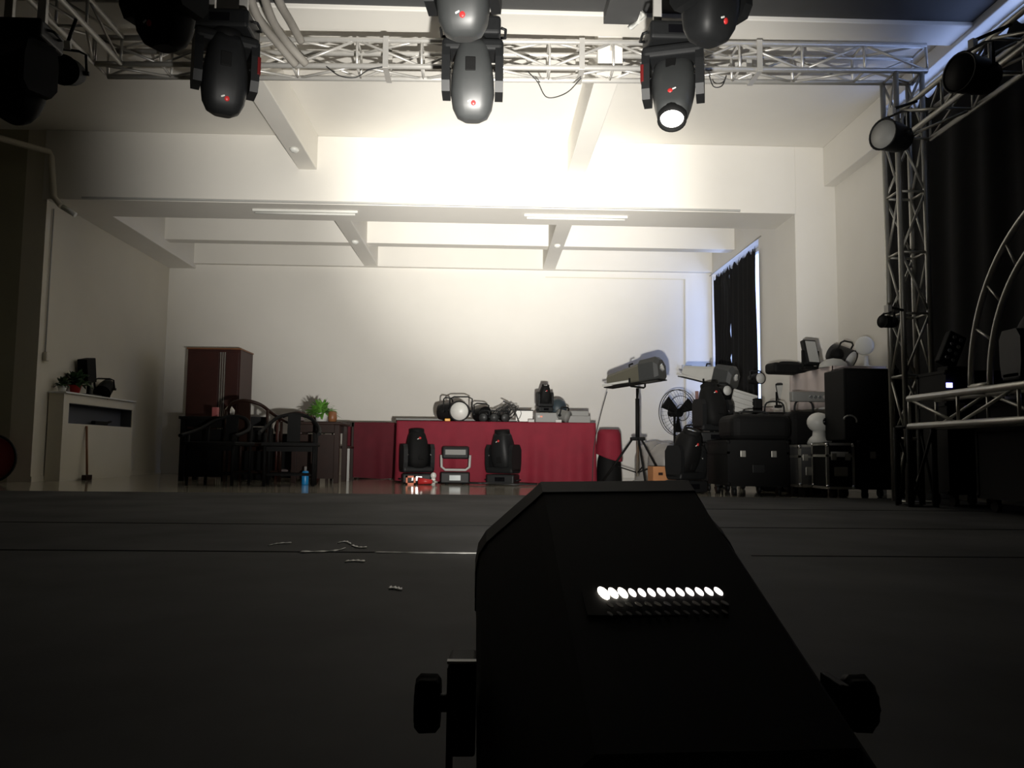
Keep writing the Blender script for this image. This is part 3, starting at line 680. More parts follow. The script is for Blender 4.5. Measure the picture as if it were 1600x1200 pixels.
# bottles
wbm = thing('water_bottle', 'bright blue bottle on the floor before the tea table', 'bottle', (X(480, 9.0), 9.0, 0))
MB().lathe([(0.036, 0), (0.038, 0.01), (0.038, 0.13), (0.03, 0.15), (0.001, 0.15)], 16).build('body', blue, wbm)
MB().lathe([(0.016, 0.15), (0.014, 0.20), (0.001, 0.20)], 12).build('neck', clear, wbm)
tag(MB().lathe([(0.010, 0), (0.012, 0.01), (0.010, 0.22), (0.001, 0.23)], 10).build('thin_tube', mat('teal', (0.01, 0.12, 0.14), 0.4), loc=(X(491, 9.1), 9.1, 0)), 'thin teal tube standing right of the blue bottle', 'tube')

# ------------------------------------------------------------------ red-clothed tables
def cloth_table(label, x0, x1, y0, y1, h, m, tl, cat_label, rr=0.0, seed=0):
    t = thing('equipment_table', tl, 'table', ((x0+x1)/2, (y0+y1)/2, 0))
    sx, sy = x1-x0-0.06, y1-y0-0.06
    MB().box((sx, sy, 0.03), (0, 0, h-0.02)).build('tabletop', wood, t)
    for a in (-1, 1):
        for c in (-1, 1): MB().cyl((a*(sx/2-.06), c*(sy/2-.06), 0), (a*(sx/2-.06), c*(sy/2-.06), h-.03), 0.016, seg=8).build('leg', steel, t)
    rnd = random.Random(seed)
    ph = [rnd.uniform(0, 6) for _ in range(4)]
    cx, cy, hx, hy = (x0+x1)/2, (y0+y1)/2, (x1-x0)/2, (y1-y0)/2
    per = []
    N = 220
    P = 4*(hx+hy)
    for i in range(N):
        d = P*i/N
        if d < 2*hx: p = (-hx+d, -hy, 0, -1)
        elif d < 2*hx+2*hy: p = (hx, -hy+d-2*hx, 1, 0)
        elif d < 4*hx+2*hy: p = (hx-(d-2*hx-2*hy), hy, 0, 1)
        else: p = (-hx, hy-(d-4*hx-2*hy), -1, 0)
        per.append((d, p))
    rings = []
    for fz in (1.0, 0.97, 0.8, 0.6, 0.4, 0.2, 0.0):
        ring = []
        for d, p in per:
            k = (1-fz); off = k*(0.02+0.022*math.sin(d*17+ph[0])+0.015*math.sin(d*29+ph[1])+0.01*math.sin(d*7+ph[2]))
            z = h+0.004 if fz == 1.0 else 0.004+(h-0.002)*fz
            if fz == 0.0: z = 0.006+0.008*(1+math.sin(d*9+ph[3]))
            ring.append(Vector((cx+p[0]+p[2]*off, cy+p[1]+p[3]*off, z)))
        rings.append(ring)
    mb = MB().ring_loft(list(reversed(rings)), cap=False)
    mb.bm.verts.ensure_lookup_table()
    n = len(per); vs = [v for v in mb.bm.verts if abs(v.co.z-(h+0.004)) < 1e-6]
    mb.bm.faces.new(sorted(vs, key=lambda v: math.atan2((v.co.y-cy)/hy, (v.co.x-cx)/hx)))
    return tag(mb.build('tablecloth', m), cat_label, 'tablecloth')
ZT = 0.75
xa, xb = X(619, 9.9, 700), X(931, 9.9, 700)
cloth_table('', xa, xb, 9.9, 10.6, ZT, redcloth, 'long equipment table under the bright red floor-length cloth', 'bright red cloth draped to the floor over the long equipment table', seed=1)
xc, xd = X(540, 10.9, 700), X(619, 10.9, 700)
cloth_table('', xc, xd, 10.9, 11.5, 0.76, redcloth2, 'table under the dark red cloth behind the tea table', 'dark red cloth over the table left of the long one', seed=2)
# round stool-like draped bulge at the right end: cloth over a drum case
dxx = xb+0.21
dr = thing('drum_case', 'black round case standing under the loose red drape at the right table end', 'case', (dxx, 10.2, 0))
MB().lathe([(0.16, 0), (0.165, 0.03), (0.15, 0.28), (0.13, 0.36), (0.13, 0.60), (0.11, 0.66), (0.001, 0.67)], 24).build('shell', blackm, dr)
def drape(u, v):
    t = 2*PI*u; r = 0.142+0.03*v+0.006*math.sin(u*2*PI*6)*v
    z = 0.675-v*(0.34+0.06*math.cos(t+0.6))
    if v < 0.1: r *= v/0.1*0.98+0.02; z = 0.68
    return Vector((dxx+r*math.cos(t), 10.2+r*math.sin(t), z))
tag(MB().sheet(drape, 48, 24).build('red_drape', redcloth, solid=0.005), 'loose red drape over the round case at the right table end', 'drape')
# grey box edge behind the cloth (long low amplifier)
tag(MB().box((X(925, 10.4)-X(617, 10.4), 0.05, 0.05), ((X(925, 10.4)+X(617, 10.4))/2, 10.55, ZT+0.034), bev=0.004).build('lighting_bar', midgrey), 'long grey bar lying along the back of the red table', 'bar')

# --- things on the red table
TY = 10.12; TZZ = ZT+0.006
par_can('black par light with a bright silver lens at the left of the red table', (X(720, TY), TY, TZZ+0.135), (0.05, 0, -0.15), 0.24, 0.125, lens=white, yokeup=False)
def gear(label, px0, px1, pytop, D, kind, m, name, cat, z0=TZZ, parts=None, dz=0.2):
    x0, x1 = X(px0, D), X(px1, D); h = Z(pytop, (px0+px1)/2, D)-z0
    t = thing(name, label, cat, ((x0+x1)/2, D, z0)); w = x1-x0
    return t, w, h
def small_moving_head(label, px, D, z0, s_, yaw=0, tilt=0.3, body=blackm, name='moving_head_light'):
    t = moving_head(label, (X(px, D), D, z0), (0, 0, yaw), tilt, False, 0, False, body)
    t.scale = (s_, s_, s_); return t
small_moving_head('small black moving head standing on the grey box on the red table', 851, TY+0.05, TZZ+0.135, 0.55, 0.2, PI+0.25)
t, w, h = gear('grey metal box with a small emblem on the red table', 836, 872, 645, TY, 0, 0, 'junction_box', 'box')
MB().box((w, 0.24, 0.125), (0, 0.03, 0.0625), bev=0.008).build('case', midgrey, t)
MB().box((0.03, 0.004, 0.02), (-w*.25, -0.092, 0.075)).build('emblem', orange, t)
MB().box((0.03, 0.004, 0.025), (-w*.36, -0.092, 0.075)).build('letter_mark', litegrey, t)
t, w, h = gear('low grey case with stepped top at the right end of the red table', 887, 921, 640, TY, 0, 0, 'control_console', 'console')
MB().box((w, 0.26, 0.09), (0, 0.03, 0.045), bev=0.006).box((w*.9, 0.2, 0.07), (0.0, 0.06, 0.12), bev=0.006).build('case', midgrey, t)
MB().cyl((-w*.52, -0.06, 0.02), (-w*.62, -0.06, 0.02), 0.012).build('plug', chrome, t)
t = par_can('grey tilted par light leaning on the stepped case on the red table', (X(879, TY+.02), TY-0.08, TZZ+0.09), (0.3, 0, 0.9), 0.16, 0.075, lens=midgrey, body=midgrey, yokeup=False)
t, w, h = gear('dark teal rounded light body behind the grey box on the red table', 858, 884, 616, TY+0.3, 0, 0, 'wash_light', 'stage light')
MB().ball((0, 0, 0.20), 0.13, (0.95, 0.8, 1.0)).build('head', mat('dark_teal', (0.02, 0.035, 0.045), 0.5), t)
MB().box((0.22, 0.2, 0.07), (0, 0, 0.035), bev=0.01).build('base', blackm, t)
t = par_can('black par light lying behind the silver-lens par on the red table', (X(700, TY+.3), TY+0.30, TZZ+0.14), (0.0, 0, 1.2), 0.24, 0.125, lens=blackm, body=black, yokeup=False)
t = par_can('black par light right of the silver-lens par on the red table', (X(752, TY+.27), TY+0.27, TZZ+0.105), (0.0, 0, 0.6), 0.2, 0.10, lens=blackm, body=blackm, yokeup=False)
for px, lab in ((757, 'first'), (772, 'second'), (787, 'third')):
    par_can('small black par with metal lug, %s of three mid red table' % lab, (X(px, TY), TY, TZZ+0.062), (0.1, 0, (px-770)*0.02), 0.14, 0.057, lens=grey, body=blackm, yokeup=False)
# heap of cables
rnd = random.Random(4); mbc = MB()
cx, cy = X(790, TY+.25), TY+0.25
for i in range(26):
    pts = []
    a = rnd.uniform(0, 6.28); x_, y_ = cx+rnd.uniform(-.10, .10), cy+rnd.uniform(-.06, .06); R = rnd.uniform(.05, .13)
    zz = TZZ+rnd.uniform(0.05, 0.16); tl = rnd.uniform(0.3, 1.4)
    for k in range(14):
        t_ = a+k*2*PI/14
        pts.append((x_+R*math.cos(t_), y_+0.5*R*math.sin(t_), max(TZZ+0.005, zz+R*math.sin(t_+tl)*0.95)))
    mbc.tube(pts, 0.0042, 5, closed=True)
o = mbc.build('cable_heap', blkcable); tag(o, 'tangled heap of thin black cables on the red table', 'cable', kind='stuff')
tag(MB().tube(bez([(X(786, TY), TY, TZZ+.27), (X(800, TY), TY-.02, TZZ+.2), (X(811, TY), TY-.03, TZZ+.008)], 8), 0.009, 6).build('cable_strand', blkcable), 'thick black strand sloping down from the cable heap', 'cable')
t, w, h = gear('white sheet of paper standing in a frame behind the red table gear', 806, 832, 636, TY+.3, 0, 0, 'paper_stand', 'paper')
MB().box((w, 0.01, 0.16), (0, 0, 0.085)).build('sheet', white, t)
MB().box((w+.02, 0.02, 0.012), (0, 0, 0.170)).box((w+.02, 0.05, 0.008), (0, 0, 0.004)).build('frame', blackm, t)
tag(MB().box((0.07, 0.05, 0.035), (X(700, TY), TY-.1, TZZ+0.018), bev=0.008).build('amber_connector', amber), 'amber plug at the front left edge of the red table', 'plug')
for px, lab in ((829, 'left'), (871, 'right')):
    tag(MB().box((0.075, 0.03, 0.035), (X(px, TY), TY-.16, TZZ+0.0175), bev=0.003).build('paper_tag', litegrey), 'small pale tag at the table edge, %s of the grey box' % lab, 'tag')

# --- lights standing on the floor before the red table
moving_head('black moving head standing on the floor at the left of the red cloth', (X(653, 9.55), 9.55, 0), 0.1, PI-0.15, False, 0.25, shell=blackm)
moving_head('black moving head standing on the floor before the middle of the red cloth', (X(787, 9.5), 9.5, 0), -0.3, PI+0.1, False, -0.3, shell=black)
wl = thing('wash_light', 'small flood light in a pale U bracket on the floor between two moving heads', 'stage light', (X(713, 9.55), 9.55, 0), 0)
MB().box((0.34, 0.22, 0.13), (0, 0, 0.075), bev=0.015).build('base', black, wl)
MB().box((0.13, 0.006, 0.06), (0, -0.113, 0.075)).build('display', mat('greenish_lcd', (0.12, 0.16, 0.16), 0.3), wl)
MB().tube([(-.17, 0, .34), (-.165, 0, .20), (-.12, 0, .165), (.12, 0, .165), (.165, 0, .20), (.17, 0, .34)], 0.016, 8).build('bracket', litegrey, wl)
MB().box((0.32, 0.12, 0.14), (0, 0, 0.37), rot=(0.15, 0, 0), bev=0.02).build('head', black, wl)
MB().box((0.24, 0.01, 0.06), (0, -0.068, 0.375), rot=(0.15, 0, 0)).build('lens', midgrey, wl)
for a in (-1, 1): MB().cyl((a*.1, 0, 0), (a*.1, 0, .012), 0.02, seg=8).build('foot', blackm, wl)
cl = thing('orange_clamp', 'square orange clamp on the floor under the left moving head', 'clamp', (X(644, 9.25), 9.25, 0))
MB().box((0.11, 0.03, 0.02), (0, 0, 0.01)).box((0.11, 0.03, 0.02), (0, 0, 0.09)).box((0.02, 0.03, 0.10), (-.045, 0, .05)).box((0.02, 0.03, 0.10), (.045, 0, .05)).build('frame', orange, cl)
tp = thing('red_torch', 'red cone shaped tool lying on the floor beside the orange clamp', 'tool', (X(668, 9.25), 9.25, 0))
MB().cyl((-.09, 0, .042), (.07, 0, .035), 0.042, 0.024, 14).build('grip', red, tp)
MB().cyl((.07, 0, .035), (.13, 0, .03), 0.016, 0.012, 10).build('tip', steel, tp)
tag(MB().ball((X(679, 9.4), 9.40, 0.10), 0.035, (1, 1, 1.1)).box((0.05, 0.05, 0.07), (X(679, 9.4), 9.40, 0.035), bev=0.01).build('white_knob', white), 'small white knob standing behind the red tool', 'knob')  # round white knob on a small square base
tag(MB().tube(bez([(X(735, 9.35), 9.4, .02), (X(750, 9.3), 9.3, .02), (X(765, 9.3), 9.32, .02), (X(800, 9.2), 9.15, .015), (X(840, 9.2), 9.25, .015)], 8), 0.012, 6).build('floor_cable', blkcable), 'black cable lying along the floor before the red cloth', 'cable')

# ------------------------------------------------------------------ follow spots on tripods
def tripod(root, h, spread=0.45, hub=0.55):
    MB().cyl((0, 0, 0.12), (0, 0, h), 0.018, seg=10).build('pole', chrome, root)
    MB().cyl((0, 0, hub+0.02), (0, 0, h-0.12), 0.024, seg=10).build('upper_sleeve', blackm, root)
    MB().box((0.16, 0.10, 0.04), (0, 0, hub), bev=0.01).build('collar', blackm, root)
    for k, a in enumerate((0.35, 0.35+2*PI/3, 0.35+4*PI/3)):
        d = Vector((math.cos(a-1.9), math.sin(a-1.9), 0))
        MB().cyl(d*0.06+Vector((0, 0, hub)), d*spread+Vector((0, 0, 0.012)), 0.013, seg=8).build('leg', blackm, root)
        MB().cyl(Vector((0, 0, 0.16)), d*(spread*.62)+Vector((0, 0, 0.24)), 0.008, seg=6).build('brace', blackm, root)
def follow_spot(label, label2, loc, h, yaw, pitch, side=midgrey, hub=.55, spread=.45, sc=.82):
    ts = thing('light_stand', label2, 'stand', loc, 0); tripod(ts, h-.005, hub=hub, spread=spread)
    t = thing('follow_spot', label, 'stage light', (loc[0], loc[1], h), 0); t.scale = (sc, sc, sc)
    MB().tube([(-.21, 0, .12), (-.21, 0, .03), (-.17, 0, .012), (.17, 0, .012), (.21, 0, .03), (.21, 0, .12)], 0.014, 8).build('yoke', blackm, t, rot=(0, 0, yaw-PI/2))
    # body along local +X = rear end (larger); lens towards -X
    b_ = MB()
    Mx = Euler((0, PI/2, 0)).to_matrix().to_4x4()
    def sec_(x, w, z0, z1, c=0.04): return [Vector((x, y, z)) for y, z in ((-w+.0, z0+c*.5), (-w+c*.5, z0), (w-c*.5, z0), (w, z0+c*.5), (w, z1-c), (w-c, z1), (-w+c, z1), (-w, z1-c))]
    b_.ring_loft([sec_(-.46, .09, -.07, .07), sec_(-.20, .105, -.09, .11), sec_(-.02, .11, -.10, .14), sec_(.12, .12, -.10, .17)], smooth=False)
    bd = b_.build('barrel', side, t, loc=(0, 0, .17), rot=(0, pitch, yaw))
    MB().ring_loft([sec_(.10, .135, -.12, .20, .06), sec_(.34, .135, -.12, .22, .08), sec_(.40, .115, -.10, .17, .08)], smooth=False).build('rear_housing', grey, bd)
    MB().bb((-.52, -.132, -.09), (-.05, -.118, -.06)).build('side_rail', litegrey, bd)
    MB().bb((-.50, -.118, -.115), (.40, .118, -.10)).build('bottom_plate', blackm, bd)
    M = Matrix.Translation((.40, 0, .06)) @ Euler((0, PI/2, 0)).to_matrix().to_4x4()
    MB().lathe([(0.055, 0), (0.055, 0.01), (0.03, 0.012), (0.001, 0.012)], 18, M).build('rear_port', lensg, bd)
    MB().tube([(-.10, -.03, .12), (-.10, -.03, .17), (-.04, -.03, .18)], 0.012, 6).build('sight', blackm, bd)
    return t
xf = X(996, 9.2)
follow_spot('dark follow spot pointing left on the tripod in front of the back wall', 'black tripod stand with chrome pole under the left follow spot', (xf, 9.2, 0), Z(606, 996, 9.2), math.radians(-42), math.radians(-5), side=mat('olive_grey_paint', (0.085, 0.08, 0.06), 0.5), hub=Z(686, 996, 9.3))
x2 = X(1112, 9.6)
follow_spot('pale sided follow spot pointing left near the far curtain', 'black tripod stand under the pale sided follow spot', (x2, 9.6, 0), Z(606, 1112, 9.6), math.radians(-48), math.radians(15), side=litegrey, hub=.6, spread=.30)
tag(MB().tube(bez([(xf-.30, 9.55, 1.12), (xf-.38, 9.6, .8), (xf-.45, 9.6, .45), (xf-.47, 9.6, .02)], 8), 0.005, 6).build('hanging_cable', blkcable), 'thin cable hanging behind the left follow spot to the floor', 'cable')

# ------------------------------------------------------------------ fan
fn_ = thing('pedestal_fan', 'black wire pedestal fan standing at the back wall by the domes', 'fan', (X(1056, 10.9), 10.9, 0), 0.45)
fz = Z(645, 1056, 10.9); FR = 0.315
MB().lathe([(0.18, 0), (0.18, 0.02), (0.03, 0.04), (0.001, 0.04)], 24).build('base', blackm, fn_)
MB().cyl((0, 0.03, 0.03), (0, 0.03, fz-.05), 0.016).build('pole', blackm, fn_)
g = MB()
for R, yy in ((FR, 0.0), (FR, 0.05), (FR*.72, -.035), (FR*.35, -.06)):
    g.tube([(R*math.cos(t_), -0.08+yy, fz+R*math.sin(t_)) for t_ in [2*PI*k/40 for k in range(40)]], 0.005, 5, closed=True)
for k in range(36):
    a = 2*PI*k/36
    g.tube([(0.04*math.cos(a), -.15, fz+0.04*math.sin(a)), (FR*.7*math.cos(a), -.118, fz+FR*.7*math.sin(a)), (FR*math.cos(a), -.08, fz+FR*math.sin(a))], 0.0018, 4)
g.build('grille', blackm, fn_)
bl = MB()
for k in range(3):
    a = 0.5+k*2*PI/3
    def bf(u, v, a=a):
        r = 0.04+0.23*u; wv = (v-0.5)*0.13*(0.4+u)
        return Vector((r*math.cos(a)-wv*math.sin(a), -0.05+0.05*(v-.5), fz+r*math.sin(a)+wv*math.cos(a)))
    bl.sheet(bf, 8, 4)
bl.build('blades', blackm, fn_, solid=0.004)
MB().cyl((0, -0.09, fz), (0, 0.12, fz), 0.06, 0.05).build('motor', blackm, fn_)

# clear domes (bubble covers) in a row, cardboard box
def dome(label, px, D, r, g):
    t = thing('clear_dome_cover', label, 'cover', (X(px, D), D, 0), 0, g)
    prof = [(r, 0.02), (r, 0.30)]+[(r*math.cos(q), 0.30+r*math.sin(q)) for q in [PI/2*k/10 for k in range(1, 10)]]+[(0.004, 0.30+r)]
    MB().lathe(prof, 32, cap=False).build('bubble', clear, t, solid=0)
    MB().lathe([(r+.02, 0), (r+.02, 0.03), (r-.01, 0.03)], 32, cap=False).build('rim', litegrey, t)
    MB().box((0.16, 0.12, 0.24), (0, 0, 0.14), bev=0.01).build('inner_light', blackm, t)
    return t
dome('clear dome cover nearest the camera beside the tripod stand', 1040, 9.98, 0.225, 'clear dome covers by the fan')
dome('clear dome cover standing behind the nearest dome', 1021, 10.55, 0.25, 'clear dome covers by the fan')
cb = thing('cardboard_box', 'orange brown cardboard box on the floor under the fan', 'box', (X(1034, 8.95), 8.95, 0), 0.1)
MB().box((0.27, 0.2, 0.24), (0, 0, 0.12), bev=0.004).build('carton', cardb, cb)
MB().box((0.05, 0.006, 0.03), (-0.05, -0.102, 0.16)).build('printed_mark', wood, cb)

# ------------------------------------------------------------------ right side equipment
def flight_case(label, x0, x1, y0, y1, h, z0=0.0, wheels=True, m=blackm, edge=steel, group=None, tagm=None):
    t = thing('flight_case', label, 'case', ((x0+x1)/2, (y0+y1)/2, z0), 0, group)
    sx, sy = x1-x0, y1-y0; zb = 0.09 if wheels else 0.0
    MB().box((sx-.01, sy-.01, h-zb-.01), (0, 0, zb+(h-zb)/2)).build('panel', m, t)
    e_ = MB(); q = 0.022
    for a in (-1, 1):
        for c in (-1, 1): e_.box((q, q, h-zb), (a*(sx-q)/2, c*(sy-q)/2, zb+(h-zb)/2))
        for zz in (zb+q/2, h-q/2, zb+(h-zb)*.72):
            e_.box((sx, q, q), (0, a*(sy-q)/2, zz)); e_.box((q, sy, q), (a*(sx-q)/2, 0, zz))
    e_.build('edging', edge, t)
    for a in (-1, 1):
        for c in (-1, 1):
            for zz in (zb+.02, h-.02):
                MB().ball((a*(sx/2-.012), c*(sy/2-.012), zz), 0.022, seg=8).build('ball_corner', chrome if edge is not blackm else blackm, t)
            if wheels:
                MB().cyl((a*(sx/2-.08)-.015, c*(sy/2-.08), .04), (a*(sx/2-.08)+.015, c*(sy/2-.08), .04), 0.04, seg=14).box((.04, .05, .03), (a*(sx/2-.08), c*(sy/2-.08), .082)).build('castor', black, t)
    for a in (-1, 1): MB().box((.05, .012, .06), (a*sx*.25, -sy/2-.004, zb+(h-zb)*.70), bev=.004).build('latch', steel, t)
    MB().box((.12, .014, .08), (0, -sy/2-.003, zb+(h-zb)*.38), bev=.006).build('handle', steel if edge is not blackm else black, t)
    if tagm:
        MB().box((sx*.62, .004, .045), (-0.01, -sy/2-.004, h-.10)).build('paper_label', tagm, t)
    return t
# near case with pale edging at the stage edge
xa_, xb_ = X(1292, 6.95, 740), X(1336, 6.95, 740)
flight_case('narrow flight case with pale metal edging and a paper label by the tower', xa_, xb_, 6.95, 7.28, Z(692, 1310, 6.95)-0, 0, True, tagm=white, edge=steel)
flight_case('wide black flight case on castors right of the narrow labelled case', xb_+.04, 3.76, 6.95, 7.5, 0.52, 0, True, edge=blackm)
flight_case('black flight case on castors behind the beam light, under the black bags', X(1136, 7.4), X(1232, 7.4), 7.4, 8.1, 0.52, 0, True, edge=blackm)
flight_case('grey sided flight case between the wide black case and the labelled one', X(1247, 7.3), X(1286, 7.3), 7.3, 7.72, 0.48, 0, True, m=mat('grey_panel', (0.10, 0.10, 0.10), 0.6), edge=steel)
flight_case('black case with two pale strips on its lid left of the black cases', X(1098, 8.2), X(1098, 8.2)+.36, 8.22, 8.72, 0.50, 0, True, edge=blackm, tagm=litegrey)
# bags / soft cases
def soft(label, x, y, z, sx, sy, sz, name='equipment_bag', m=blackm, rot=0, cat='bag'):
    t = thing(name, label, cat, (x, y, z), rot)
    MB().box((sx, sy, sz), (0, 0, sz/2), bev=min(sx, sy, sz)*.3, seg=4).build('body', m, t)
    MB().tube(bez([(-sx*.25, 0, sz*.96), (-sx*.18, 0, sz*1.12), (sx*.18, 0, sz*1.12), (sx*.25, 0, sz*.96)], 5), 0.010, 6).build('handle', black, t)
    return t
soft('bulky black bag on the wide black case behind the beam light', X(1180, 7.7), 7.75, 0.52, 0.58, 0.5, 0.25)
soft('round black bag on the floor behind the grey sided flight case', X(1206, 8.6), 8.52, 0.0, 0.45, 0.40, 0.84)
# speaker cabinet behind the tower
sp = thing('speaker_cabinet', 'tall black speaker cabinet standing on the wide case left of the tower', 'speaker', ((X(1304, 7.2)+X(1392, 7.2))/2, 7.22, 0.52), 0)
sw = X(1392, 7.0, 630)-X(1304, 7.0, 630); sh = Z(576, 1345, 7.05)-0.52
MB().box((sw, 0.42, sh), (0, 0, sh/2), bev=0.01).build('cabinet', blackm, sp)
MB().box((sw-.05, 0.012, sh-.06), (0, -0.214, sh/2), bev=0.004).build('grille', blackcloth, sp)
wbr = X(1330, 6.97)-((X(1304, 7.2)+X(1392, 7.2))/2)
MB().tube([(wbr+.06*math.cos(q), -0.225, .17+.05*math.sin(q)) for q in [PI*k/10-0.3 for k in range(11)]], 0.008, 6).build('metal_handle', steel, sp)
soft('narrow black soft case on the wide case between speaker and curtain', 3.745, 7.24, .52, .12, .34, .62, name='soft_case', cat='case')
# white small PTZ-like head on case
wc = thing('dome_camera', 'white round headed device standing on the case beside the labelled one', 'camera', (X(1280, 7.2), 7.12+.9, 0.50))
wc.location = (X(1279, 7.5), 7.5, 0.48)
MB().lathe([(0.10, 0), (0.11, 0.02), (0.09, 0.06), (0.06, 0.09), (0.055, 0.14), (0.001, 0.14)], 20).build('base', white, wc)
MB().ball((0, 0, 0.215), 0.105, (1.05, .9, .9), 20).build('head', white, wc)
Mx = Matrix.Translation((0.035, -0.085, 0.22)) @ Euler((PI/2, 0, 0.3)).to_matrix().to_4x4()
MB().lathe([(0.001, 0.012), (0.036, 0.010), (0.038, -0.01), (0.001, -0.01)], 16, Mx).build('lens', screen, wc)
# big black moving heads leaning at the cases
moving_head('black moving head standing on the floor right of the cardboard box', (X(1071, 7.95), 7.95, 0), 0.4, PI+0.35, False, 0.2, shell=blackm)
small = moving_head('large black moving head standing on the case with pale strips', (X(1098, 8.2)+.18, 8.47, 0.50), -0.0, PI-0.3, False, 0.3, shell=blackm)
# tall work table with pale cloth along the right wall
wt = thing('work_bench', 'tall bench with a pale cloth front along the right wall', 'bench', (0, 0, 0))
bx0, bx1, by0, by1, bz = 3.42, 3.95, 7.78, 8.88, 1.27
MB().bb((bx0, by0, bz-.04), (bx1, by1, bz)).build('bench_top', wood, wt)
for x_ in (bx0+.04, bx1-.04):
    for y_ in (by0+.04, by1-.04): MB().bb((x_-.025, y_-.025, 0), (x_+.025, y_+.025, bz-.04)).build('leg', steel, wt)
MB().sheet(lambda u, v: Vector((bx0-.012+.008*math.sin(u*22), by0+(by1-by0)*u, bz-.40*v)), 40, 4).build('cloth_front', pinkw, wt, solid=0.006)
MB().sheet(lambda u, v: Vector((bx0+(bx1-bx0)*u, by0-.012+.006*math.sin(u*22), bz-.40*v)), 30, 4).build('cloth_end', pinkw, wt, solid=0.006)
# second bench, further back, pale cloth too
wt2 = thing('work_bench', 'lower bench with a pale cloth before the far curtain', 'bench', (0, 0, 0))
MB().bb((2.95, 9.35, .92), (3.38, 11.2, .95)).build('bench_top', wood, wt2)
for x_ in (3.0, 3.34):
    for y_ in (9.4, 11.15): MB().bb((x_-.025, y_-.025, 0), (x_+.025, y_+.025, .92)).build('leg', steel, wt2)
MB().sheet(lambda u, v: Vector((2.94+.44*u, 9.335+.006*math.sin(u*22), .94-.35*v)), 30, 4).build('cloth_end', pinkw, wt2, solid=0.006)
# things on the tall bench
def flood(label, px, py, D, z0, w, h, yaw, tilt, m=black):
    t = thing('led_flood_light', label, 'stage light', (X(px, D), D, z0), yaw)
    MB().box((w+.04, .10, .03), (0, 0, .015)).build('base', blackm, t)
    MB().box((w+.04, .03, .008), (0, 0, .034)).box((.012, .03, h*.6+.04), (-w/2-.014, 0, h*.3+.02)).box((.012, .03, h*.6+.04), (w/2+.014, 0, h*.3+.02)).build('bracket', blackm, t)
    hd = MB().box((w, .06, h), (0, 0, 0), bev=.012).build('head', m, t, loc=(0, 0, h*.56+.03), rot=(tilt, 0, 0))
    MB().box((w-.04, .008, h-.04), (0, -.031, 0)).build('lens_panel', litegrey, hd)
    return t
flood('square flood light with a pale panel standing at the left of the tall bench', 1268, 540, 8.2, bz, .17, .27, 0.35, -0.25)
flood('narrow tilted flood light leaning before the far curtain', 1223, 580, 9.55, .95, .12, .26, -.8, .35)
dsk = thing('disco_ball_light', 'black ball shaped light on the tall bench next to the square flood', 'stage light', (X(1310, 8.05), 8.05, bz))
MB().lathe([(.05, 0), (.05, .015), (.015, .03), (.012, .10)], 14).build('stand', blackm, dsk)
MB().ball((0, 0, .15), .07).build('ball', blackm, dsk)
par_can('open black par with a pale inside tilted on the tall bench', (X(1316, 8.4), 8.4, bz+.17), (0.5, 0.0, 0.7), .24, .12, lens=white, body=black, yokeup=False)
wf = thing('white_desk_fan', 'white round backed device on the tall bench beside the tower', 'fan', (3.84, 7.95, bz)); wf.scale = (.75, .75, .75)
MB().lathe([(.09, 0), (.09, .02), (.03, .04), (.025, .16), (.001, .17)], 18).build('stand', white, wf)
MB().lathe([(.001, -.10), (.07, -.08), (.12, 0), (.13, .05), (.11, .06), (.001, .06)], 22, Matrix.Translation((0, 0, .30)) @ Euler((PI/2, 0, -0.9)).to_matrix().to_4x4()).build('head', white, wf)
tag(MB().lathe([(.14, 0), (.13, .04), (.08, .08), (.001, .095)], 20, cap=False).build('plastic_dome', litegrey, loc=(3.50, 7.95, bz)), 'grey domed lid lying on the tall bench behind the speaker', 'lid')
soft('long low black bag lying at the near left of the tall bench top', X(1235, 8.7), 8.7, bz, .5, .22, .12, m=blackm, rot=0.2)
t = thing('led_bar', 'grey light bar with a row of clear lenses below the pale cloth', 'stage light', (X(1268, 7.9), 7.72, 0.80), 0.0)
t.location = (X(1268, 7.95), 7.95, 0.92)
MB().box((.42, .08, .10), (0, 0, .05), bev=.01).build('housing', midgrey, t)
for k in range(5): MB().cyl((-.02+.045*k, -.05, .045), (-.02+.045*k, -.035, .045), .017, .019, 12).build('lens', lensg, t)
soft('tall black soft case standing under the light bar', X(1256, 7.95), 7.95, 0.0, .40, .26, .82, name='soft_case', rot=0.0, cat='case')
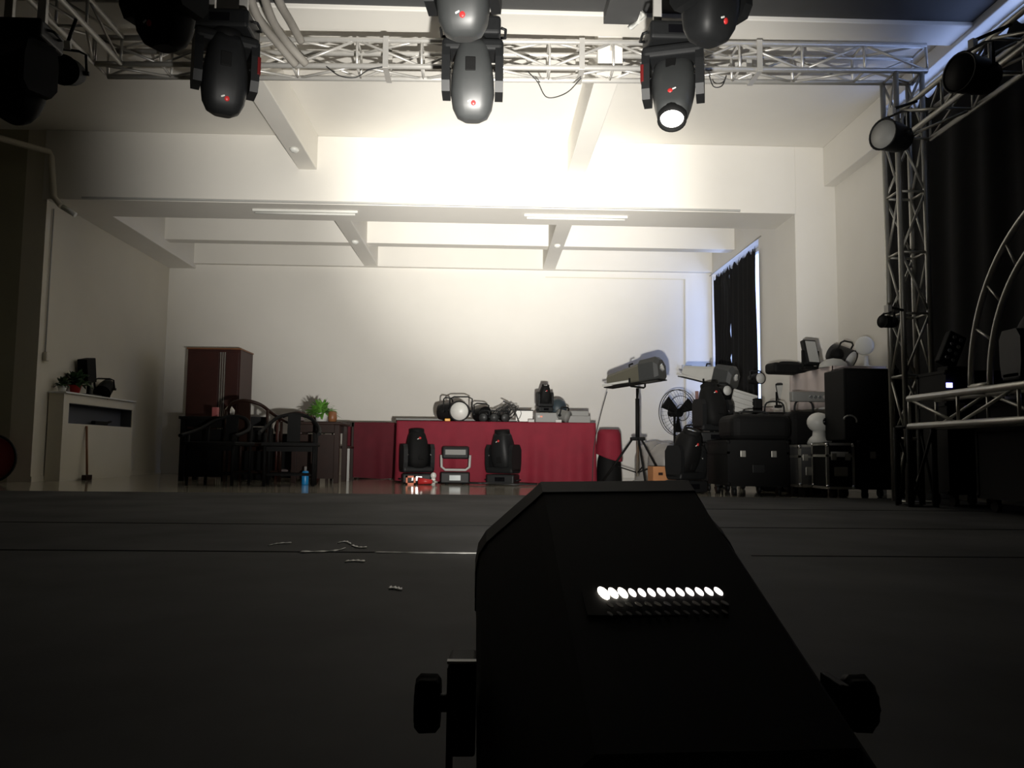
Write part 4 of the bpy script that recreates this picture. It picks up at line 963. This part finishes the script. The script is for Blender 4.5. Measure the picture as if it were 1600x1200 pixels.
# heat sink panel, leaning
hs = thing('heat_sink_panel', 'ribbed grey heat sink panel tilted in front of the far curtain', 'panel', (X(1164, 8.9), 9.0, 0.60))
mm = MB().box((.28, .03, .40), (0, 0, 0), bev=.004)
for k in range(7): mm.box((.27, .02, .012), (0, -.025, -.17+.057*k))
mm.build('fins', litegrey, hs, loc=(0, 0, .30), rot=(-.15, .28, 0))
MB().box((.10, .22, .42), (.17, .05, .21), bev=.02).build('body', blackm, hs)
flight_case('tall black flight case under the ribbed grey panel', X(1140, 9.1), X(1200, 9.1), 8.82, 9.28, 0.60, 0, True, edge=blackm)
for lab, px, py, D, r in (('pale round lens standing above the ribbed panel', 1181, 592, 9.75, .07), ('pale lens of a dark light left of the ribbed panel', 1129, 611, 9.05, .06)):
    t = par_can(lab.replace('pale', 'black spotlight with a pale', 1) if False else 'black spotlight, ' + lab, W(px, py, D), (0.3, 0, 0.3), .2, r, lens=litegrey, body=blackm, yokeup=False)
    p = t.location
    MB().cyl((0, .03, -p.z+(0.95 if px > 1160 else 0.0)), (0, .03, -r*.8), .012).build('stand_pole', blackm, t)
    t.rotation_euler = (0, 0, .3)
    MB().cyl((0, .03, -p.z+(0.95 if px > 1160 else 0.0)), (0, .03, -p.z+(0.95 if px > 1160 else 0.0)+.015), .09).build('stand_base', blackm, t)
soft('black bag on the floor at the foot of the far tripod', X(1085, 8.75), 8.9, 0, .34, .3, .62, m=blackm)
rk = flight_case('tall black rack case with a tiny blue display behind the right tower', 3.36, 3.80, 5.74, 6.14, 1.0, STG, True, edge=blackm)
MB().box((.045, .006, .035), (X(1484, 5.74)-3.58, -.208, Z(602, 1484, 5.74)-STG)).build('lit_display', bluelcd, rk)
lp = thing('led_panel_light', 'black panel light with two rows of clear lenses on the rack case', 'stage light', (3.53, 5.9, STG+1.0), 0)
MB().box((.20, .14, .04), (0, 0, .02), bev=.006).build('base', blackm, lp)
hd = MB().box((.14, .07, .26), (0, 0, 0), bev=.01).build('head', blackm, lp, loc=(-.03, 0, .17), rot=(-.1, .45, 0))
for i in range(4):
    for j in range(2): MB().cyl((-.026+.052*j, -.045, -.085+.057*i), (-.026+.052*j, -.034, -.085+.057*i), .014, .016, 10).build('lens', lensg, hd)
# behind the arch: dark moving heads with small blue displays
a1 = moving_head('black moving head in the dark behind the truss arch with a blue display', (3.54, 5.0, STG+.72), -0.3, PI+.5, False, .3, shell=blackm)
cs_ = flight_case('tall black flight case in the dark behind the low pale truss', 3.32, 3.80, 4.6, 5.35, .72, STG, True, edge=blackm)
MB().box((.05, .008, .03), (0.05, -.141, .065)).build('lit_display', bluelcd, a1)
a2 = moving_head('black moving head in the dark at the right edge under the arch', (3.54, 4.15, STG+.72), -0.5, PI-.4, False, -.3, shell=blackm)
flight_case('tall black flight case at the right edge behind the low pale truss', 3.32, 3.80, 3.8, 4.5, .72, STG, True, edge=blackm)
